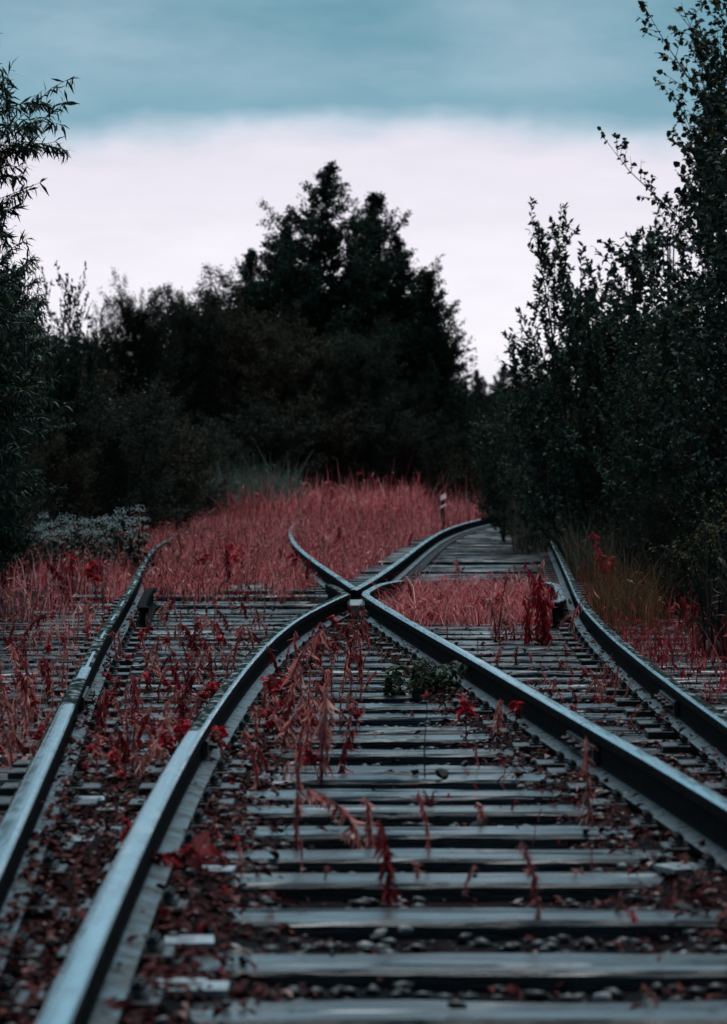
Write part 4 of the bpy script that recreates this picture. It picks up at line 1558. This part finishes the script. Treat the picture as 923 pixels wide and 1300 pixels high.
small_weeds(62, (60, 330), (765, 1010), (0.10, 0.26), "small withered red weed growing between the two left rails", "small weeds between the two left rails", lambda X, Y: rx('A', Y) < X < rx('B', Y))
small_weeds(34, (0, 170), (770, 960), (0.12, 0.28), "withered red weed on the sleeper ends left of the far left rail", "weeds left of the far left rail", lambda X, Y: X < rx('A', Y) - .1)
small_weeds(48, (270, 470), (790, 1000), (0.10, 0.27), "small red weed right of the left inner rail, on the way to the crossing", "small weeds by the bend of the inner rail", lambda X, Y: rx('B', Y) + .05 < X < rx('B', Y) + .5)
small_weeds(12, (330, 700), (860, 1120), (0.04, 0.11), "tiny red shoot among the middle sleepers", "tiny shoots among the middle sleepers", lambda X, Y: rx('B', Y) + .3 < X < rx('C', Y) - .1)
small_weeds(16, (600, 860), (790, 940), (0.06, 0.2), "small red weed between the two right rails", "small weeds between the two right rails", lambda X, Y: rx('C', Y) + .1 < X < rx('D', Y) - .1)
small_weeds(10, (800, 923), (790, 890), (0.06, 0.16), "small red weed on the sleeper ends right of the far right rail", "weeds right of the far right rail", lambda X, Y: X > rx('D', Y) + .15)
small_weeds(12, (150, 300), (1040, 1290), (0.03, 0.09), "tiny red shoot beside the left foreground rail", "tiny shoots beside the foreground rail", lambda X, Y: X > rx('B', Y) + .08 or X < rx('B', Y) - .08)


small_weeds(60, (175, 560), (655, 752), (0.22, 0.46), "taller crimson weed standing up out of the red grass", "taller weeds in the red grass", lambda X, Y: rx('A', Y) < X < rx('B', Y) - .4)
small_weeds(24, (0, 200), (690, 780), (0.25, 0.5), "tall red weed at the left edge of the rails, in front of the dark undergrowth", "tall weeds before the dark undergrowth", lambda X, Y: X < rx('A', Y) - .15)
small_weeds(20, (500, 720), (735, 800), (0.10, 0.3), "small weed standing in the matted dry grass right of the crossing", "weeds in the matted dry grass", lambda X, Y: rx('B', Y) + .2 < X < rx('D', Y) - .1)


def weed_mass():
    """the many smaller weeds beyond those built one by one"""
    r = np.random.default_rng(404)
    co = [np.array([v.co[:] for v in me.vertices]) for me in SMALL]
    fs = [[tuple(p.vertices) for p in me.polygons] for me in SMALL]
    ms = [[0 if p.material_index == 0 else 1 + k for p in me.polygons] for k, me in enumerate(SMALL)]
    mats = [M["stem"]] + [me.materials[1] for me in SMALL]
    V, Fc, mi, b = [], [], [], 0
    spots = [(150, (40, 340), (760, 1000), (0.06, 0.20), lambda X, Y: rx('A', Y) < X < rx('B', Y)),
             (120, (-10, 170), (750, 980), (0.06, 0.18), lambda X, Y: X < rx('A', Y) - .1),
             (70, (300, 470), (775, 960), (0.06, 0.2), lambda X, Y: rx('B', Y) + .05 < X < rx('B', Y) + .55),
             (50, (560, 840), (790, 930), (0.05, 0.16), lambda X, Y: rx('C', Y) + .1 < X < rx('D', Y) - .1),
             (50, (140, 300), (900, 1200), (0.03, 0.10), lambda X, Y: rx('B', Y) + .08 < X < rx('B', Y) + .4 or rx('A', Y) < X < rx('B', Y)),
             (40, (330, 900), (880, 1180), (0.03, 0.08), lambda X, Y: rx('C', Y) - .45 < X < rx('C', Y) - .1)]
    for n, pxr, pyr, hr, test in spots:
        c = t = 0
        while c < n and t < n * 40:
            t += 1
            X, Y = at(r.uniform(*pxr), r.uniform(*pyr), -0.03)
            if min(abs(X - rx(q, Y)) for q in 'ABCD') < 0.08 or not test(X, Y):
                continue
            k = r.integers(len(SMALL))
            sc = r.uniform(*hr) / 0.3
            Q = rot_z(co[k] * sc * np.array([1.25, 1.25, 1]), r.uniform(0, 6.28)) + np.array([X, Y, -0.03])
            V.append(Q)
            Fc += [tuple(i + b for i in f) for f in fs[k]]
            mi += ms[k]
            b += len(Q)
            c += 1
    tag(link("withered_weeds", mesh("withered_weeds", np.concatenate(V), Fc, mats, mi)), "low withered red weeds all over the sleepers and rail sides", "weeds", kind="stuff")


weed_mass()


# white umbel flowers at the left
def umbel(seed):
    r = np.random.default_rng(seed)
    mb = MB()
    heads = []
    h = 0.8
    for s in range(4):
        a = r.uniform(0, 6.28)
        l = r.uniform(.05, .22)
        z = h * r.uniform(.75, 1.0)
        e = np.array([math.cos(a) * l, math.sin(a) * l, z])
        mb.tube([(0, 0, -.02), (e[0] * .3, e[1] * .3, z * .6), e], [.005, .004, .003], 4)
        P = []
        for k in range(26):
            q = r.uniform(0, 6.28)
            rad = .085 * math.sqrt(r.random())
            P.append(e + np.array([math.cos(q) * rad, math.sin(q) * rad, .03 + r.normal(0, .022)]))
        n = len(P)
        Ln = r.uniform(.014, .030, n)
        V, Fc = leaf_quads(np.array(P), r.normal(0, 1, (n, 3)), r.normal(0, 1, (n, 3)), Ln, Ln * .8, 'kite', .1)
        heads.append(mesh("flower_head", V, Fc, M["flower_white"]))
    k = 60
    Q = np.stack([r.normal(0, .1, k), r.normal(0, .1, k), r.uniform(.1, .6, k)], 1)
    Lq = r.uniform(.06, .14, k)
    V2, F2 = leaf_quads(Q, r.normal(0, 1, (k, 3)), norm(r.normal(0, .4, (k, 3)) + np.array([[0, 0, 1]])), Lq, Lq * .5, 'kite', .2)
    return mb.mesh("stem", M["stem_green"]), heads, mesh("leaves", V2, F2, M["weed_dark"])


UM = [umbel(i) for i in range(4)]
ru = np.random.default_rng(77)
for i in range(30):
    px = 32 + i * 4.9 + ru.normal(0, 3)
    y = ru.uniform(30.5, 34.5)
    top = 654 + ru.normal(0, 9) + (px - 100) * 0.08 + (12 if px < 60 else 0)
    st, fl, lf = UM[i % 4]
    o = empty("umbel_plant", (ax(px, y), y, -0.03), ru.uniform(0, 6.28))
    s = max(az(top, y), .25) / 0.85
    o.scale = (max(s, .7), max(s, .7), s)
    link("stem", st, o)
    for hd in fl:
        link("flower_head", hd, o)
    link("leaves", lf, o)
    tag(o, "white-flowered umbel plant among the dark weeds on the left", "flower", "white umbels on the left")

# a few orange-tinged plants at the back and the right
for px, py, top, lab in [(268, 640, 612, "orange-leaved plant at the left end of the pale grass"),
                         (382, 640, 608, "rosy orange plant standing up at the right end of the pale grass"), (355, 640, 615, "dull orange plant in front of the pale grass")]:
    st, lf = WEEDS['fireweed'][0]
    Y = 62 if px > 200 else 42
    o = empty("orange_plant", (ax(px, Y), Y, -0.03))
    s = max(az(top, Y) + .03, .2) / 0.62
    o.scale = (s, s, s)
    link("stem", st, o)
    l2 = lf.copy()
    l2.materials.clear()
    l2.materials.append(M["flower_orange"] if px != 382 else M["red_pink"])
    link("leaves", l2, o)
    tag(o, lab, "plant")


def marker():
    y = 58.0
    o = empty("marker_post", (ax(563, y), y, -0.05), 0.1)
    tag(o, "small pink and dark banded marker post at the back of the red grass", "marker post")
    h = az(626, y) + 0.05
    mb = MB()
    mb.box(-0.035, 0.035, 0.062, 0.125, 0, h * .59)
    link("post", mb.mesh("post", M["marker_dark"]), o)
    for z0, z1 in ((h * .80, h), (h * .60, h * .72)):
        mb = MB()
        w = 0.052
        mb.add([(-w, -.045, z0), (w, -.045, z0 + .05), (w, .045, z1), (-w, .045, z1 - .05), (-w, -.031, z0), (w, -.031, z0 + .05), (w, .059, z1), (-w, .059, z1 - .05)],
               [(0, 1, 2, 3), (7, 6, 5, 4), (0, 4, 5, 1), (1, 5, 6, 2), (2, 6, 7, 3), (3, 7, 4, 0)])
        link("band", mb.mesh("band", M["marker_pink"]), o)
    mb = MB()
    mb.box(-0.03, 0.03, 0.065, 0.12, h * .60, h * .97)
    link("head", mb.mesh("head", M["marker_dark"]), o)


marker()

# single stones that lie on or beside the sleepers
vs, FcR = rock_variants(6, 2, 42)


def stone(px, py, w, m, label, group=None, z=0.004, i=0):
    X, Y = at(px, py, z)
    s = w / 2 * Y / F
    me = mesh("stone", vs[i % 6] * np.array([1, .9, .75]), FcR, m, smooth=False)
    o = link("stone", me, None, (X, Y + s, z + s * .45), (0, 0, RNG.uniform(0, 6)), (s, s, s))
    tag(o, label, "stone", group)


for px, py, w, m, lab in [
    (527, 984, 16, 'stone_black', "small round black stone on the doubled pale sleepers, left of the big black one"),
    (561, 989, 24, 'stone_black', "big black stone upright on the doubled pale sleepers"),
    (592, 975, 18, 'stone_black', "black stone lying between the doubled sleepers, right of the big one"),
    (656, 972, 16, 'stone_black', "black stone at the right end of the doubled sleepers"),
    (608, 1058, 30, 'stone_black', "flat dark stone in the gap under the small bowed red weed"),
    (636, 1062, 20, 'stone_pale', "pale stone right of the flat dark stone"),
    (516, 1190, 24, 'stone_pale', "pale stone in the gap behind the second sleeper from the bottom"),
    (517, 1240, 30, 'stone_pale', "pale stone in the gap behind the bottom sleeper"),
    (886, 1160, 30, 'stone_pale', "pale stone at the right end of the third sleeper"),
    (887, 1200, 16, 'stone_pale', "small pale stone at the right edge behind the second sleeper"),
    (484, 1192, 22, 'stone_pale', "pinkish pale stone left of the other pale one behind the second sleeper"),
    (530, 1296, 20, 'stone_pale', "pale stone at the very bottom of the picture"),
    (868, 1170, 44, 'stone_black', "large dark stone at the right end of the third sleeper"),
    (160, 992, 22, 'stone_pale', "pale flat stone between the two left rails"),
]:
    stone(px, py, w, M[m], lab, None, 0.0 if py < 1000 else -0.03, px)
